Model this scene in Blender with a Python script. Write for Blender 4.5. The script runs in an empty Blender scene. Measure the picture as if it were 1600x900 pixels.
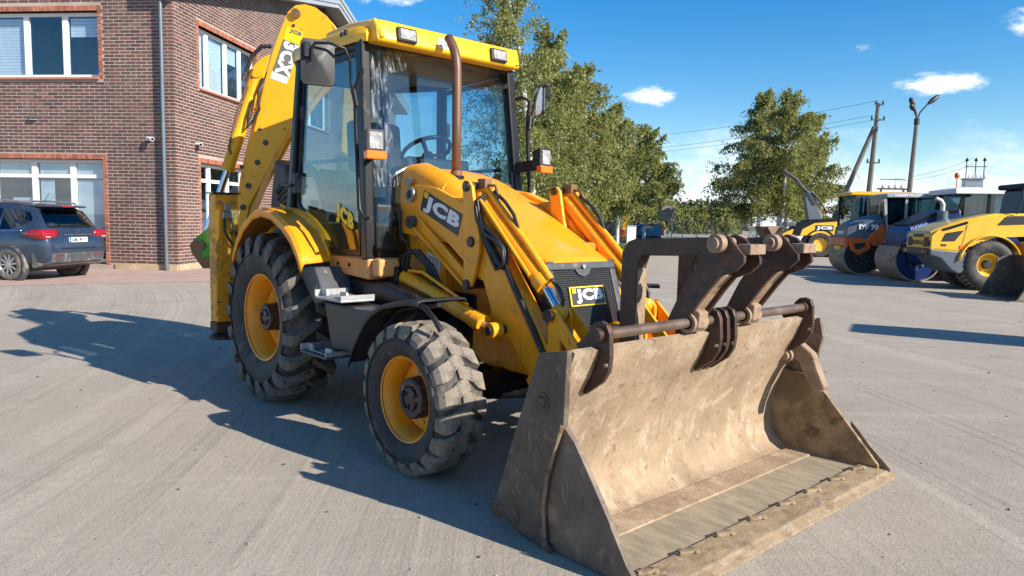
import bpy, bmesh, math, random
import numpy as np
from mathutils import Vector, Matrix
from math import radians as rad, sin, cos, pi, atan2, asin, tan

S = bpy.context.scene
COL = S.collection
random.seed(7)

# ------------------------------------------------------------------ camera
CAM = Vector((5.6915, -3.4286, 1.4942))
YAW, PITCH, ROLL, FPX = 2.4107, 0.0916, 0.0186, 1135.1
fw = Vector((cos(YAW)*cos(PITCH), sin(YAW)*cos(PITCH), -sin(PITCH)))
rt = Vector((sin(YAW), -cos(YAW), 0.0))
up = rt.cross(fw)
r2 = rt*cos(ROLL) + up*sin(ROLL)
u2 = up*cos(ROLL) - rt*sin(ROLL)
cd = bpy.data.cameras.new('camera')
cam = bpy.data.objects.new('camera', cd)
COL.objects.link(cam)
cam.matrix_world = Matrix(((r2.x, u2.x, -fw.x, CAM.x), (r2.y, u2.y, -fw.y, CAM.y), (r2.z, u2.z, -fw.z, CAM.z), (0, 0, 0, 1)))
cd.sensor_width = 36.0
cd.lens = FPX/1600*36.0
cd.clip_start = 0.05
cd.clip_end = 6000
S.camera = cam

# ------------------------------------------------------------------ light
SUN_AZ, SUN_EL = 14.5, 28.7
sd = bpy.data.lights.new('sun', 'SUN')
sd.energy = 5.0
sd.angle = rad(0.5)
sd.color = (1.0, 0.93, 0.82)
sun = bpy.data.objects.new('sun', sd)
COL.objects.link(sun)
sdir = Vector((cos(rad(SUN_AZ))*cos(rad(SUN_EL)), sin(rad(SUN_AZ))*cos(rad(SUN_EL)), sin(rad(SUN_EL))))
sun.rotation_euler = (-sdir).to_track_quat('-Z', 'Y').to_euler()
S.view_settings.view_transform = 'Standard'
S.view_settings.look = 'None'
S.view_settings.gamma = 1.0
S.view_settings.use_curve_mapping = False
S.view_settings.exposure = 0.75

W = bpy.data.worlds.new('World')
S.world = W
W.use_nodes = True


class NT:
    """tiny node helper"""
    def __init__(s, tree):
        s.t = tree
    def n(s, typ, **kw):
        nd = s.t.nodes.new(typ)
        for k, v in kw.items():
            if k.startswith('i_'):
                nd.inputs[k[2:].replace('_', ' ')].default_value = v
            else:
                setattr(nd, k, v)
        return nd
    def l(s, a, b):
        s.t.links.new(a, b)
    def math(s, op, a, b=None, c=None, clamp=False):
        nd = s.t.nodes.new('ShaderNodeMath')
        nd.operation = op
        nd.use_clamp = clamp
        for i, x in enumerate((a, b, c)):
            if x is None:
                continue
            if isinstance(x, (int, float)):
                nd.inputs[i].default_value = x
            else:
                s.t.links.new(x, nd.inputs[i])
        return nd.outputs[0]
    def noise(s, vec, scale, detail=4, rough=0.55, dist=0.0):
        nd = s.t.nodes.new('ShaderNodeTexNoise')
        nd.inputs['Scale'].default_value = scale
        nd.inputs['Detail'].default_value = detail
        nd.inputs['Roughness'].default_value = rough
        nd.inputs['Distortion'].default_value = dist
        if vec is not None:
            s.t.links.new(vec, nd.inputs['Vector'])
        return nd.outputs['Fac']
    def ramp(s, fac, lo, hi):
        nd = s.t.nodes.new('ShaderNodeMapRange')
        nd.interpolation_type = 'SMOOTHSTEP'
        nd.inputs['From Min'].default_value = lo
        nd.inputs['From Max'].default_value = hi
        s.t.links.new(fac, nd.inputs['Value'])
        return nd.outputs[0]
    def mix(s, fac, a, b, mode='MIX'):
        nd = s.t.nodes.new('ShaderNodeMix')
        nd.data_type = 'RGBA'
        nd.blend_type = mode
        ins = [nd.inputs['Factor'], nd.inputs[6], nd.inputs[7]]
        for i, x in zip(ins, (fac, a, b)):
            if isinstance(x, (int, float)):
                i.default_value = x
            elif isinstance(x, (tuple, list)):
                i.default_value = (x[0], x[1], x[2], 1)
            else:
                s.t.links.new(x, i)
        return nd.outputs[2]


def build_world():
    T = NT(W.node_tree)
    W.node_tree.nodes.clear()
    out = T.n('ShaderNodeOutputWorld')
    bg = T.n('ShaderNodeBackground')
    bg.inputs['Strength'].default_value = 0.125
    T.l(bg.outputs[0], out.inputs[0])
    sky = T.n('ShaderNodeTexSky', sky_type='NISHITA', sun_disc=False)
    sky.sun_elevation = rad(SUN_EL)
    sky.sun_rotation = rad(90 - SUN_AZ)
    sky.air_density = 1.0
    sky.dust_density = 0.25
    sky.ozone_density = 2.2
    hs = T.n('ShaderNodeHueSaturation')
    hs.inputs['Hue'].default_value = 0.503
    hs.inputs['Saturation'].default_value = 1.5
    hs.inputs['Value'].default_value = 0.84
    T.l(sky.outputs[0], hs.inputs['Color'])
    tc = T.n('ShaderNodeTexCoord')
    sx = T.n('ShaderNodeSeparateXYZ')
    T.l(tc.outputs['Generated'], sx.inputs[0])
    X, Y, Z = sx.outputs
    az = T.math('ARCTAN2', Y, X)
    el = T.math('ARCSINE', Z)
    cv = T.n('ShaderNodeCombineXYZ')
    T.l(az, cv.inputs[0])
    T.l(T.math('MULTIPLY', el, 2.2), cv.inputs[1])
    n1 = T.noise(cv.outputs[0], 26, 10, 0.66, 0.25)
    n2 = T.noise(cv.outputs[0], 6, 5, 0.6)
    # separate clouds: direction (azimuth, elevation) and size in degrees
    clouds = [(127.9, 9.6, 2.3, 1.1, .95), (108.3, 9.7, 3.2, 1.15, .9), (147.2, 16.9, 3.2, 1.5, 1.0), (150.5, 16.2, 2.0, .9, .7), (102.6, 13.0, 3.2, 1.3, .9),
              (113.2, 12.3, 1.4, .6, .45), (124.0, 2.6, 3.2, 1.9, 1.0), (116.0, 1.6, 9, 2.3, .8), (104.0, 3.0, 7, 1.8, .55), (60, 8, 9, 2.5, .9),
              (20, 14, 12, 4, .9), (-40, 9, 11, 3, .9), (-75, 22, 18, 6, .9), (-120, 9, 12, 3, .9), (175, 8, 9, 3, .8), (40, 30, 12, 5, .7), (-10, 32, 14, 6, .8), (-60, 45, 22, 7, .8), (-110, 34, 16, 6, .8), (-160, 26, 14, 5, .8), (75, 42, 18, 5, .7), (150, 44, 16, 5, .6), (0, 55, 30, 7, .7)]  # clouds out of view, several added to whiten the fill light
    m = None
    for a, e, wa, we, k in clouds:
        da = T.math('DIVIDE', T.math('SUBTRACT', az, rad(a)), rad(wa))
        de = T.math('DIVIDE', T.math('SUBTRACT', el, rad(e)), rad(we))
        d = T.math('ADD', T.math('MULTIPLY', da, da), T.math('MULTIPLY', de, de))
        g = T.math('MULTIPLY', T.math('SUBTRACT', 1.0, d, clamp=True), k)
        m = g if m is None else T.math('MAXIMUM', m, g)
    mm = T.math('ADD', m, T.math('MULTIPLY', T.math('SUBTRACT', n1, 0.5), 2.2))
    cm = T.math('MULTIPLY', T.ramp(mm, 0.25, 1.15), T.ramp(m, 0.0, 0.25))
    # bank of low cloud all round the horizon
    bank = T.math('MULTIPLY', T.ramp(T.math('SUBTRACT', T.math('MULTIPLY', n2, rad(11)), el), -0.02, 0.06), 0.75)
    cm = T.math('MAXIMUM', cm, bank)
    shade = T.ramp(n1, 0.3, 0.65)
    ccol = T.mix(shade, (3.6, 4.5, 5.9), (6.6, 6.8, 7.0))
    col = T.mix(cm, hs.outputs[0], ccol)
    T.l(col, bg.inputs['Color'])


build_world()


# ------------------------------------------------------------------ helpers
class MB:
    def __init__(s):
        s.v = []
        s.f = []
        s.m = []
    def add(s, vs, fs, m=0):
        o = len(s.v)
        s.v += [tuple(v) for v in vs]
        s.f += [tuple(i + o for i in f) for f in fs]
        s.m += [m]*len(fs)
        return s
    def box(s, x0, x1, y0, y1, z0, z1, m=0):
        return s.add([(x0, y0, z0), (x1, y0, z0), (x1, y1, z0), (x0, y1, z0), (x0, y0, z1), (x1, y0, z1), (x1, y1, z1), (x0, y1, z1)],
                     [(0, 3, 2, 1), (4, 5, 6, 7), (0, 1, 5, 4), (1, 2, 6, 5), (2, 3, 7, 6), (3, 0, 4, 7)], m)
    def beam(s, p, q, w, h, up=(0, 0, 1), m=0):
        p, q = Vector(p), Vector(q)
        d = (q - p).normalized()
        a = d.cross(Vector(up))
        if a.length < 1e-4:
            a = d.cross(Vector((1, 0, 0)))
        a.normalize()
        b = a.cross(d)
        vs = [c + a*(sa*w/2) + b*(sb*h/2) for c in (p, q) for sa, sb in ((-1, -1), (1, -1), (1, 1), (-1, 1))]
        return s.add(vs, [(3, 2, 1, 0), (4, 5, 6, 7), (0, 1, 5, 4), (1, 2, 6, 5), (2, 3, 7, 6), (3, 0, 4, 7)], m)
    def prism(s, pts, axis, a, b, m=0):
        def P(u, v, t):
            return (t, u, v) if axis == 'X' else (u, t, v) if axis == 'Y' else (u, v, t)
        n = len(pts)
        vs = [P(u, v, a) for u, v in pts] + [P(u, v, b) for u, v in pts]
        fs = [tuple(range(n)), tuple(range(2*n - 1, n - 1, -1))] + [(i, (i + 1) % n, n + (i + 1) % n, n + i) for i in range(n)]
        return s.add(vs, fs, m)
    def frame_prism(s, O, U, V, N, pts, d0, d1, m=0):
        """polygon pts (u,v) in plane O,U,V extruded along N from d0 to d1"""
        O, U, V, N = Vector(O), Vector(U), Vector(V), Vector(N)
        n = len(pts)
        vs = [O + U*u + V*v + N*d for d in (d0, d1) for u, v in pts]
        fs = [tuple(range(n)), tuple(range(2*n - 1, n - 1, -1))] + [(i, (i + 1) % n, n + (i + 1) % n, n + i) for i in range(n)]
        return s.add(vs, fs, m)
    def ring(s, pts_out, pts_in, axis, a, b, m=0):
        """closed frame between two outlines of equal count"""
        def P(u, v, t):
            return (t, u, v) if axis == 'X' else (u, t, v) if axis == 'Y' else (u, v, t)
        n = len(pts_out)
        vs = [P(u, v, t) for t in (a, b) for L in (pts_out, pts_in) for u, v in L]
        fs = []
        for i in range(n):
            j = (i + 1) % n
            fs += [(i, j, n + j, n + i), (2*n + i, 3*n + i, 3*n + j, 2*n + j), (i, 2*n + i, 2*n + j, j), (n + i, n + j, 3*n + j, 3*n + i)]
        return s.add(vs, fs, m)
    def tube(s, path, r, n=10, caps=True, m=0):
        path = [Vector(p) for p in path]
        rs = r if isinstance(r, (list, tuple)) else [r]*len(path)
        vs, fs = [], []
        ref = None
        for i, p in enumerate(path):
            d = (path[min(i + 1, len(path) - 1)] - path[max(i - 1, 0)]).normalized()
            if ref is None:
                ref = d.orthogonal().normalized()
            a = (ref - d*ref.dot(d))
            a = a.normalized() if a.length > 1e-5 else d.orthogonal().normalized()
            ref = a
            b = d.cross(a)
            for k in range(n):
                t = 2*pi*k/n
                vs.append(p + (a*cos(t) + b*sin(t))*rs[i])
        for i in range(len(path) - 1):
            for k in range(n):
                fs.append((i*n + k, i*n + (k + 1) % n, (i + 1)*n + (k + 1) % n, (i + 1)*n + k))
        if caps:
            fs += [tuple(range(n - 1, -1, -1)), tuple((len(path) - 1)*n + k for k in range(n))]
        return s.add(vs, fs, m)
    def cyl(s, p, q, r, n=20, m=0):
        return s.tube([p, q], r, n, True, m)
    def lathe(s, prof, n=48, axis='Y', o=(0, 0, 0), closed=False, m=0):
        """prof: (t, r) along axis"""
        ox, oy, oz = o
        vs, fs = [], []
        for t, r in prof:
            for k in range(n):
                a = 2*pi*k/n
                c, sn = r*cos(a), r*sin(a)
                vs.append((ox + c, oy + t, oz + sn) if axis == 'Y' else (ox + t, oy + c, oz + sn) if axis == 'X' else (ox + c, oy + sn, oz + t))
        L = len(prof)
        for i in range(L if closed else L - 1):
            j = (i + 1) % L
            for k in range(n):
                fs.append((i*n + k, i*n + (k + 1) % n, j*n + (k + 1) % n, j*n + k))
        return s.add(vs, fs, m)
    def loft(s, rings, cap=True, m=0):
        n = len(rings[0])
        vs = [p for r in rings for p in r]
        fs = [(i*n + k, i*n + (k + 1) % n, (i + 1)*n + (k + 1) % n, (i + 1)*n + k) for i in range(len(rings) - 1) for k in range(n)]
        if cap:
            fs += [tuple(range(n - 1, -1, -1)), tuple((len(rings) - 1)*n + k for k in range(n))]
        return s.add(vs, fs, m)
    def sheet(s, rows, m=0):
        n = len(rows[0])
        vs = [p for r in rows for p in r]
        fs = [(i*n + k, i*n + k + 1, (i + 1)*n + k + 1, (i + 1)*n + k) for i in range(len(rows) - 1) for k in range(n - 1)]
        return s.add(vs, fs, m)
    def ball(s, c, r, n=12, m=0):
        r = (r, r, r) if isinstance(r, (int, float)) else r
        rings = []
        for i in range(1, n//2):
            t = pi*i/(n//2)
            rings.append([(c[0] + r[0]*sin(t)*cos(2*pi*k/n), c[1] + r[1]*sin(t)*sin(2*pi*k/n), c[2] + r[2]*cos(t)) for k in range(n)])
        return s.loft(rings, True, m)
    def build(s, name, mat, parent=None, smooth=None, bevel=0.0, seg=2, fix=True):
        me = bpy.data.meshes.new(name)
        me.from_pydata(s.v, [], s.f)
        for mt in (mat if isinstance(mat, (list, tuple)) else [mat]):
            me.materials.append(mt)
        if any(s.m):
            me.polygons.foreach_set('material_index', s.m)
        if fix:
            b = bmesh.new()
            b.from_mesh(me)
            bmesh.ops.recalc_face_normals(b, faces=b.faces)
            b.to_mesh(me)
            b.free()
        if smooth:
            me.polygons.foreach_set('use_smooth', [True]*len(me.polygons))
            me.set_sharp_from_angle(angle=rad(smooth))
        o = bpy.data.objects.new(name, me)
        COL.objects.link(o)
        if parent:
            o.parent = parent
        if bevel:
            md = o.modifiers.new('edge', 'BEVEL')
            md.width = bevel
            md.segments = seg
            md.limit_method = 'ANGLE'
            md.angle_limit = rad(40)
        return o


def link(name, me, parent=None, loc=(0, 0, 0), rot=(0, 0, 0)):
    o = bpy.data.objects.new(name, me)
    COL.objects.link(o)
    o.location = loc
    o.rotation_euler = rot
    if parent:
        o.parent = parent
    return o


def tag(o, label, cat, group=None):
    o['label'] = label
    o['category'] = cat
    if group:
        o['group'] = group
    return o


def thing(name, label, cat, loc=(0, 0, 0), rz=0, group=None):
    o = bpy.data.objects.new(name, None)
    COL.objects.link(o)
    o.empty_display_size = 0.2
    o.location = loc
    o.rotation_euler = (0, 0, rz)
    return tag(o, label, cat, group)


def part_empty(name, parent, loc=(0, 0, 0), rot=(0, 0, 0)):
    return link(name, None, parent, loc, rot)


# lettering: outlines of the built-in font turned into thin solid letters
_txt = {}
def letters(body):
    if body not in _txt:
        cu = bpy.data.curves.new('letters', 'FONT')
        cu.body = body
        cu.extrude = 0.5
        cu.offset = 0.055
        cu.space_character = 1.12
        cu.resolution_u = 3
        ob = bpy.data.objects.new('letters', cu)
        COL.objects.link(ob)
        me = bpy.data.meshes.new_from_object(ob.evaluated_get(bpy.context.evaluated_depsgraph_get()))
        bpy.data.objects.remove(ob)
        co = np.zeros(len(me.vertices)*3)
        me.vertices.foreach_get('co', co)
        co = co.reshape(-1, 3)
        lo, hi = co.min(0), co.max(0)
        _txt[body] = ((co - lo)/(hi - lo), [tuple(p.vertices) for p in me.polygons])
        bpy.data.meshes.remove(me)
    return _txt[body]
for _t in ('JCB', '3CX', 'DV 70', 'HAMM', 'HAMMTRONIC', 'BOMAG', 'AMM', 'M', 'AMMANN', 'ANN', 'LBL 817', 'LT'):
    letters(_t)


def write(body, mat, parent, O, U, V, w, h, depth, name='lettering'):
    """O lower left corner, U along the line, V up, letters stand proud by depth along UxV"""
    co, fs = letters(body)
    O, U, V = Vector(O), Vector(U).normalized(), Vector(V).normalized()
    N = U.cross(V).normalized()
    b = MB()
    b.add([O + U*(c[0]*w) + V*(c[1]*h) + N*(c[2]*depth) for c in co], fs)
    return b.build(name, mat, parent)


# ------------------------------------------------------------------ materials
def new_mat(name):
    m = bpy.data.materials.new(name)
    m.use_nodes = True
    m.node_tree.nodes.clear()
    T = NT(m.node_tree)
    out = T.n('ShaderNodeOutputMaterial')
    return m, T, out


def pbr(name, base, rough=0.5, metal=0.0, var=0.12, vs=5.0, dirt=None, dirt2=None, bump=0.0, bs=90.0, coat=0.0, spec=0.5, rvar=0.12, stretch=(1, 1, 1), island=0.0, scr=None, alt=None, world=False):
    """dirt: (colour, amount 0..1, scale)"""
    m, T, out = new_mat(name)
    p = T.n('ShaderNodeBsdfPrincipled')
    T.l(p.outputs[0], out.inputs[0])
    tc = T.n('ShaderNodeTexCoord')
    mp = T.n('ShaderNodeMapping')
    mp.inputs['Scale'].default_value = stretch
    if world:
        T.l(T.n('ShaderNodeNewGeometry').outputs['Position'], mp.inputs[0])
    else:
        T.l(tc.outputs['Object'], mp.inputs[0])
    vec = mp.outputs[0]
    n = T.noise(vec, vs, 5, 0.6)
    lo = tuple(c*(1 - var) for c in base)
    hi = tuple(min(1, c*(1 + var)) for c in base)
    col = T.mix(T.ramp(n, 0.3, 0.7), lo, hi)
    if island:
        g = T.n('ShaderNodeNewGeometry')
        oi = T.n('ShaderNodeObjectInfo')
        r = T.math('FRACT', T.math('ADD', g.outputs['Random Per Island'], oi.outputs['Random']))
        if alt:
            col = T.mix(T.ramp(T.math('FRACT', T.math('MULTIPLY', r, 7.31)), 0.35, 0.95), col, alt)
        k = T.math('ADD', 1 - island, T.math('MULTIPLY', r, 2*island))
        cc = T.n('ShaderNodeCombineColor')
        for i in range(3):
            T.l(k, cc.inputs[i])
        col = T.mix(1.0, col, cc.outputs[0], 'MULTIPLY')
    rg = T.math('ADD', rough - rvar/2, T.math('MULTIPLY', n, rvar))
    for dd in (dirt, dirt2):
        if dd:
            dn = T.noise(vec, dd[2], 9, 0.68, 0.4)
            c0 = 0.72 - 0.45*dd[1]
            f = T.ramp(dn, c0 - 0.07, c0 + 0.10)
            col = T.mix(f, col, dd[0])
            rg = T.math('ADD', rg, T.math('MULTIPLY', f, 0.25), clamp=True)
    if scr:
        for c_, amt, st_, rot_ in scr:
            ms = T.n('ShaderNodeMapping')
            ms.inputs['Rotation'].default_value = rot_
            ms.inputs['Scale'].default_value = st_
            T.l(tc.outputs['Object'], ms.inputs[0])
            sn = T.noise(ms.outputs[0], 1.0, 5, 0.7, 0.25)
            col = T.mix(T.math('MULTIPLY', T.ramp(sn, 0.60, 0.70), amt), col, c_)
    T.l(col, p.inputs['Base Color'])
    T.l(rg, p.inputs['Roughness'])
    p.inputs['Metallic'].default_value = metal
    p.inputs['Specular IOR Level'].default_value = spec
    p.inputs['Coat Weight'].default_value = coat
    p.inputs['Coat Roughness'].default_value = 0.12
    if bump:
        b = T.n('ShaderNodeBump')
        b.inputs['Strength'].default_value = bump
        b.inputs['Distance'].default_value = 0.02
        T.l(T.noise(vec, bs, 6, 0.65), b.inputs['Height'])
        T.l(b.outputs[0], p.inputs['Normal'])
    return m


def glass(name, tint=(0.72, 0.84, 0.86), refl=1.0, base=0.04):
    m, T, out = new_mat(name)
    tr = T.n('ShaderNodeBsdfTransparent')
    tr.inputs[0].default_value = (*tint, 1)
    gl = T.n('ShaderNodeBsdfGlossy')
    gl.inputs['Roughness'].default_value = 0.01
    lw = T.n('ShaderNodeLayerWeight')
    lw.inputs[0].default_value = 0.5
    f = T.math('ADD', T.math('MULTIPLY', T.math('POWER', lw.outputs['Facing'], 4.5), refl), base, clamp=True)
    mx = T.n('ShaderNodeMixShader')
    T.l(f, mx.inputs[0])
    T.l(tr.outputs[0], mx.inputs[1])
    T.l(gl.outputs[0], mx.inputs[2])
    T.l(mx.outputs[0], out.inputs[0])
    return m


DUST = (0.36, 0.30, 0.22)
RUST = (0.16, 0.065, 0.025)
Y_BON = pbr('paint_orange_yellow', (0.82, 0.315, 0.008), 0.38, var=0.05, vs=3, dirt=((0.62, 0.33, 0.08), 0.2, 4), dirt2=((0.40, 0.22, 0.07), 0.12, 15), coat=0.12)
Y_ROOF = pbr('paint_yellow', (0.83, 0.44, 0.006), 0.32, var=0.05, vs=3, dirt=((0.55, 0.30, 0.05), 0.14, 5), coat=0.25)
Y_ARM = pbr('paint_yellow_worn', (0.90, 0.355, 0.008), 0.40, var=0.06, vs=4, dirt=((0.50, 0.25, 0.05), 0.27, 5), dirt2=(RUST, 0.13, 18), bump=0.04, scr=[((0.60, 0.42, 0.16), .5, (9, 3, 70), (0, .5, 0)), ((0.10, 0.05, 0.03), .7, (60, 40, 14), (0, -.4, 0))])
Y_BOOM = pbr('paint_yellow_boom', (0.86, 0.395, 0.003), 0.38, var=0.06, vs=3, dirt=((0.42, 0.24, 0.05), 0.18, 6), dirt2=(RUST, 0.18, 13), bump=0.04)
Y_STAB = pbr('paint_yellow_rusty', (0.76, 0.315, 0.010), 0.5, var=0.1, vs=5, dirt=((0.30, 0.16, 0.05), 0.36, 5), dirt2=(RUST, 0.30, 16), bump=0.06)
Y_RIM = pbr('paint_rim', (0.82, 0.30, 0.006), 0.42, var=0.08, vs=6, dirt=((0.42, 0.22, 0.07), 0.30, 7), dirt2=((0.14, 0.09, 0.05), 0.17, 16))
TANPAN = pbr('faded_orange_panel', (0.62, 0.29, 0.09), 0.5, var=0.08, vs=5, dirt=(DUST, 0.2, 6))
BLACK = pbr('black_paint', (0.010, 0.010, 0.012), 0.34, var=0.2, vs=5, dirt=((0.07, 0.06, 0.05), 0.14, 6), spec=0.28)
PLASTIC = pbr('black_plastic', (0.014, 0.014, 0.016), 0.5, var=0.15, vs=8, dirt=((0.09, 0.08, 0.07), 0.17, 5))
GREYPL = pbr('grey_plastic', (0.052, 0.056, 0.064), 0.5, var=0.1, vs=5, dirt=(DUST, 0.2, 8))
HOSE = pbr('rubber_hose', (0.016, 0.015, 0.014), 0.5, var=0.2, dirt=((0.12, 0.10, 0.08), 0.25, 9))
PIPE = pbr('brown_steel_pipe', (0.20, 0.11, 0.055), 0.5, metal=0.3, var=0.2, vs=12, dirt=(RUST, 0.25, 12))
CHROME = pbr('chrome_rod', (0.62, 0.66, 0.74), 0.14, metal=1.0, var=0.04, rvar=0.05)
STEEL = pbr('bare_steel', (0.36, 0.33, 0.30), 0.42, metal=0.8, var=0.15, vs=14, dirt=(RUST, 0.2, 12))
PIN = pbr('pin_steel', (0.045, 0.04, 0.038), 0.42, metal=0.4, var=0.2, vs=14, dirt=(DUST, 0.2, 20))
ALU = pbr('tread_alloy', (0.36, 0.36, 0.36), 0.42, metal=0.35, var=0.1, vs=20, dirt=((0.2, 0.18, 0.16), 0.2, 18))
RUBBER = pbr('tyre_sidewall', (0.022, 0.022, 0.023), 0.66, var=0.25, vs=6, dirt=((0.12, 0.105, 0.085), 0.36, 4), dirt2=((0.16, 0.14, 0.11), 0.2, 14), bump=0.08, bs=60)
LUGR = pbr('rear_lug_rubber', (0.135, 0.118, 0.095), 0.85, var=0.35, vs=9, dirt=((0.035, 0.033, 0.032), 0.36, 9), bump=0.12, bs=50)
LUGF = pbr('front_lug_rubber', (0.215, 0.18, 0.14), 0.9, var=0.2, vs=10, dirt=((0.09, 0.08, 0.07), 0.33, 11), dirt2=((0.40, 0.31, 0.20), 0.2, 20), bump=0.18, bs=45)
TAN = pbr('bucket_tan_dust', (0.305, 0.222, 0.145), 0.8, var=0.16, vs=3.2, dirt=((0.40, 0.315, 0.225), 0.38, 6), dirt2=((0.17, 0.10, 0.055), 0.22, 17), bump=0.35, bs=34, spec=0.2, scr=[((0.15, 0.095, 0.055), .75, (9, 60, 5), (.25, 0, 0)), ((0.50, 0.40, 0.29), .7, (7, 45, 4), (-.3, 0, 0)), ((0.20, 0.18, 0.165), .55, (3, 14, 2), (0, 0, 0))])
FLOOR = pbr('bucket_floor_dust', (0.30, 0.245, 0.17), 0.75, var=0.2, vs=5, dirt=((0.24, 0.20, 0.15), 0.34, 6), bump=0.2, bs=30, stretch=(1, 3.5, 1), spec=0.25)
EDGE = pbr('cutting_edge', (0.30, 0.220, 0.135), 0.7, var=0.2, vs=8, dirt=((0.20, 0.135, 0.08), 0.36, 9), dirt2=((0.36, 0.31, 0.25), 0.28, 14), bump=0.3, bs=40, spec=0.25, stretch=(1.6, .8, 1))
DARKST = pbr('bucket_dark_steel', (0.135, 0.102, 0.078), 0.55, metal=0.15, var=0.22, vs=6, dirt=((0.26, 0.20, 0.14), 0.36, 5), dirt2=((0.20, 0.10, 0.045), 0.20, 14), bump=0.18, bs=40, scr=[((0.30, 0.24, 0.18), .6, (40, 3, 8), (0, .9, 0)), ((0.04, 0.03, 0.025), .6, (30, 3, 6), (0, .2, 0))])
WEAR = pbr('bucket_wear_plate', (0.085, 0.064, 0.050), 0.5, metal=0.15, var=0.25, vs=6, dirt=((0.15, 0.115, 0.08), 0.36, 6), dirt2=((0.26, 0.17, 0.09), 0.20, 16), bump=0.18, bs=40, scr=[((0.25, 0.20, 0.15), .6, (40, 3, 9), (0, .6, 0)), ((0.02, 0.017, 0.015), .6, (30, 3, 6), (0, -.3, 0))])
FORK = pbr('fork_brown_steel', (0.050, 0.026, 0.019), 0.45, metal=0.1, var=0.25, vs=6, dirt=((0.13, 0.06, 0.035), 0.30, 8), dirt2=((0.25, 0.16, 0.10), 0.14, 12), bump=0.12, bs=40)
FORKT = pbr('fork_tan_edge', (0.27, 0.185, 0.12), 0.7, var=0.2, vs=12, dirt=(RUST, 0.3, 14), bump=0.15)
GLASS = glass('cab_glass', (0.76, 0.87, 0.90), 0.9, 0.09)
LENS = pbr('clear_lens', (0.42, 0.42, 0.41), 0.10, var=0.35, vs=30, bump=0.9, bs=70)
AMBER = pbr('amber_lens', (0.85, 0.16, 0.005), 0.2, var=0.08)
WHITE = pbr('white_print', (0.78, 0.78, 0.78), 0.45, var=0.03)
DECAL = pbr('decal_dark', (0.035, 0.035, 0.040), 0.4, var=0.1)
DECGREY = pbr('decal_grey', (0.16, 0.15, 0.13), 0.4, var=0.08)
DECYEL = pbr('decal_yellow', (0.80, 0.58, 0.01), 0.4, var=0.05)
SEAT = pbr('seat_fabric', (0.045, 0.045, 0.05), 0.9, var=0.2, bump=0.2)
INTER = pbr('interior_grey', (0.10, 0.10, 0.10), 0.7, var=0.15, dirt=(DUST, 0.2, 4))

# ================================================================== SETTING
def ground_material(name, base, dark, light):
    m, T, out = new_mat(name)
    p = T.n('ShaderNodeBsdfPrincipled')
    T.l(p.outputs[0], out.inputs[0])
    tc = T.n('ShaderNodeTexCoord')
    v = tc.outputs['Object']
    big = T.noise(v, 0.16, 6, 0.65, 0.8)
    mid = T.noise(v, 1.3, 8, 0.72, 0.4)
    fine = T.noise(v, 15, 6, 0.78)
    grit = T.noise(v, 70, 4, 0.8)
    # turning wheels leave long arcs: noise in polar coordinates about two centres
    def arcs(cx, cy, kr, ka, dist):
        sx = T.n('ShaderNodeSeparateXYZ')
        T.l(v, sx.inputs[0])
        dx, dy = T.math('SUBTRACT', sx.outputs[0], cx), T.math('SUBTRACT', sx.outputs[1], cy)
        r = T.math('SQRT', T.math('ADD', T.math('MULTIPLY', dx, dx), T.math('MULTIPLY', dy, dy)))
        a = T.math('ARCTAN2', T.math('MULTIPLY', dy, -1.0), T.math('MULTIPLY', dx, -1.0))
        cv = T.n('ShaderNodeCombineXYZ')
        T.l(T.math('MULTIPLY', r, kr), cv.inputs[0])
        T.l(T.math('MULTIPLY', a, ka), cv.inputs[1])
        return T.noise(cv.outputs[0], 1.0, 7, 0.66, dist)
    s1 = arcs(-14, -22, 1.5, 1.4, 0.35)
    s2 = arcs(16, 6, 1.1, 1.2, 0.4)
    s3 = arcs(-14, -22, 9.0, 3.0, 0.3)
    s4 = arcs(40, -30, 6.0, 5.0, 0.3)
    col = T.mix(T.ramp(big, 0.3, 0.7), dark, base)
    col = T.mix(T.math('MULTIPLY', T.ramp(s1, 0.50, 0.64), 0.65), col, light)
    col = T.mix(T.math('MULTIPLY', T.ramp(s2, 0.52, 0.66), 0.55), col, dark)
    col = T.mix(T.math('MULTIPLY', T.ramp(s3, 0.54, 0.66), 0.60), col, tuple(c*.78 for c in dark))
    col = T.mix(T.math('MULTIPLY', T.ramp(s4, 0.55, 0.68), 0.45), col, light)
    col = T.mix(T.math('MULTIPLY', T.ramp(mid, 0.48, 0.70), 0.50), col, light)
    col = T.mix(T.math('MULTIPLY', T.ramp(mid, 0.46, 0.28), 0.55), col, tuple(c*0.75 for c in dark))
    col = T.mix(T.math('MULTIPLY', T.ramp(fine, 0.48, 0.70), 0.45), col, tuple(c*0.66 for c in base))
    col = T.mix(T.math('MULTIPLY', T.ramp(grit, 0.5, 0.66), 0.48), col, tuple(c*0.52 for c in base))
    col = T.mix(T.math('MULTIPLY', T.ramp(grit, 0.47, 0.31), 0.42), col, tuple(min(.75, c*1.4) for c in base))
    sp = T.noise(v, 1.1, 3, 0.55)
    col = T.mix(T.math('MULTIPLY', T.ramp(sp, 0.72, 0.77), 0.6), col, tuple(c*0.35 for c in base))
    T.l(col, p.inputs['Base Color'])
    p.inputs['Roughness'].default_value = 0.92
    p.inputs['Specular IOR Level'].default_value = 0.2
    b = T.n('ShaderNodeBump')
    b.inputs['Strength'].default_value = 0.7
    b.inputs['Distance'].default_value = 0.014
    h = T.math('ADD', T.math('MULTIPLY', fine, 0.8), T.math('ADD', T.math('MULTIPLY', grit, 0.6), T.math('MULTIPLY', s3, 0.9)))
    T.l(h, b.inputs['Height'])
    T.l(b.outputs[0], p.inputs['Normal'])
    return m


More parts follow.
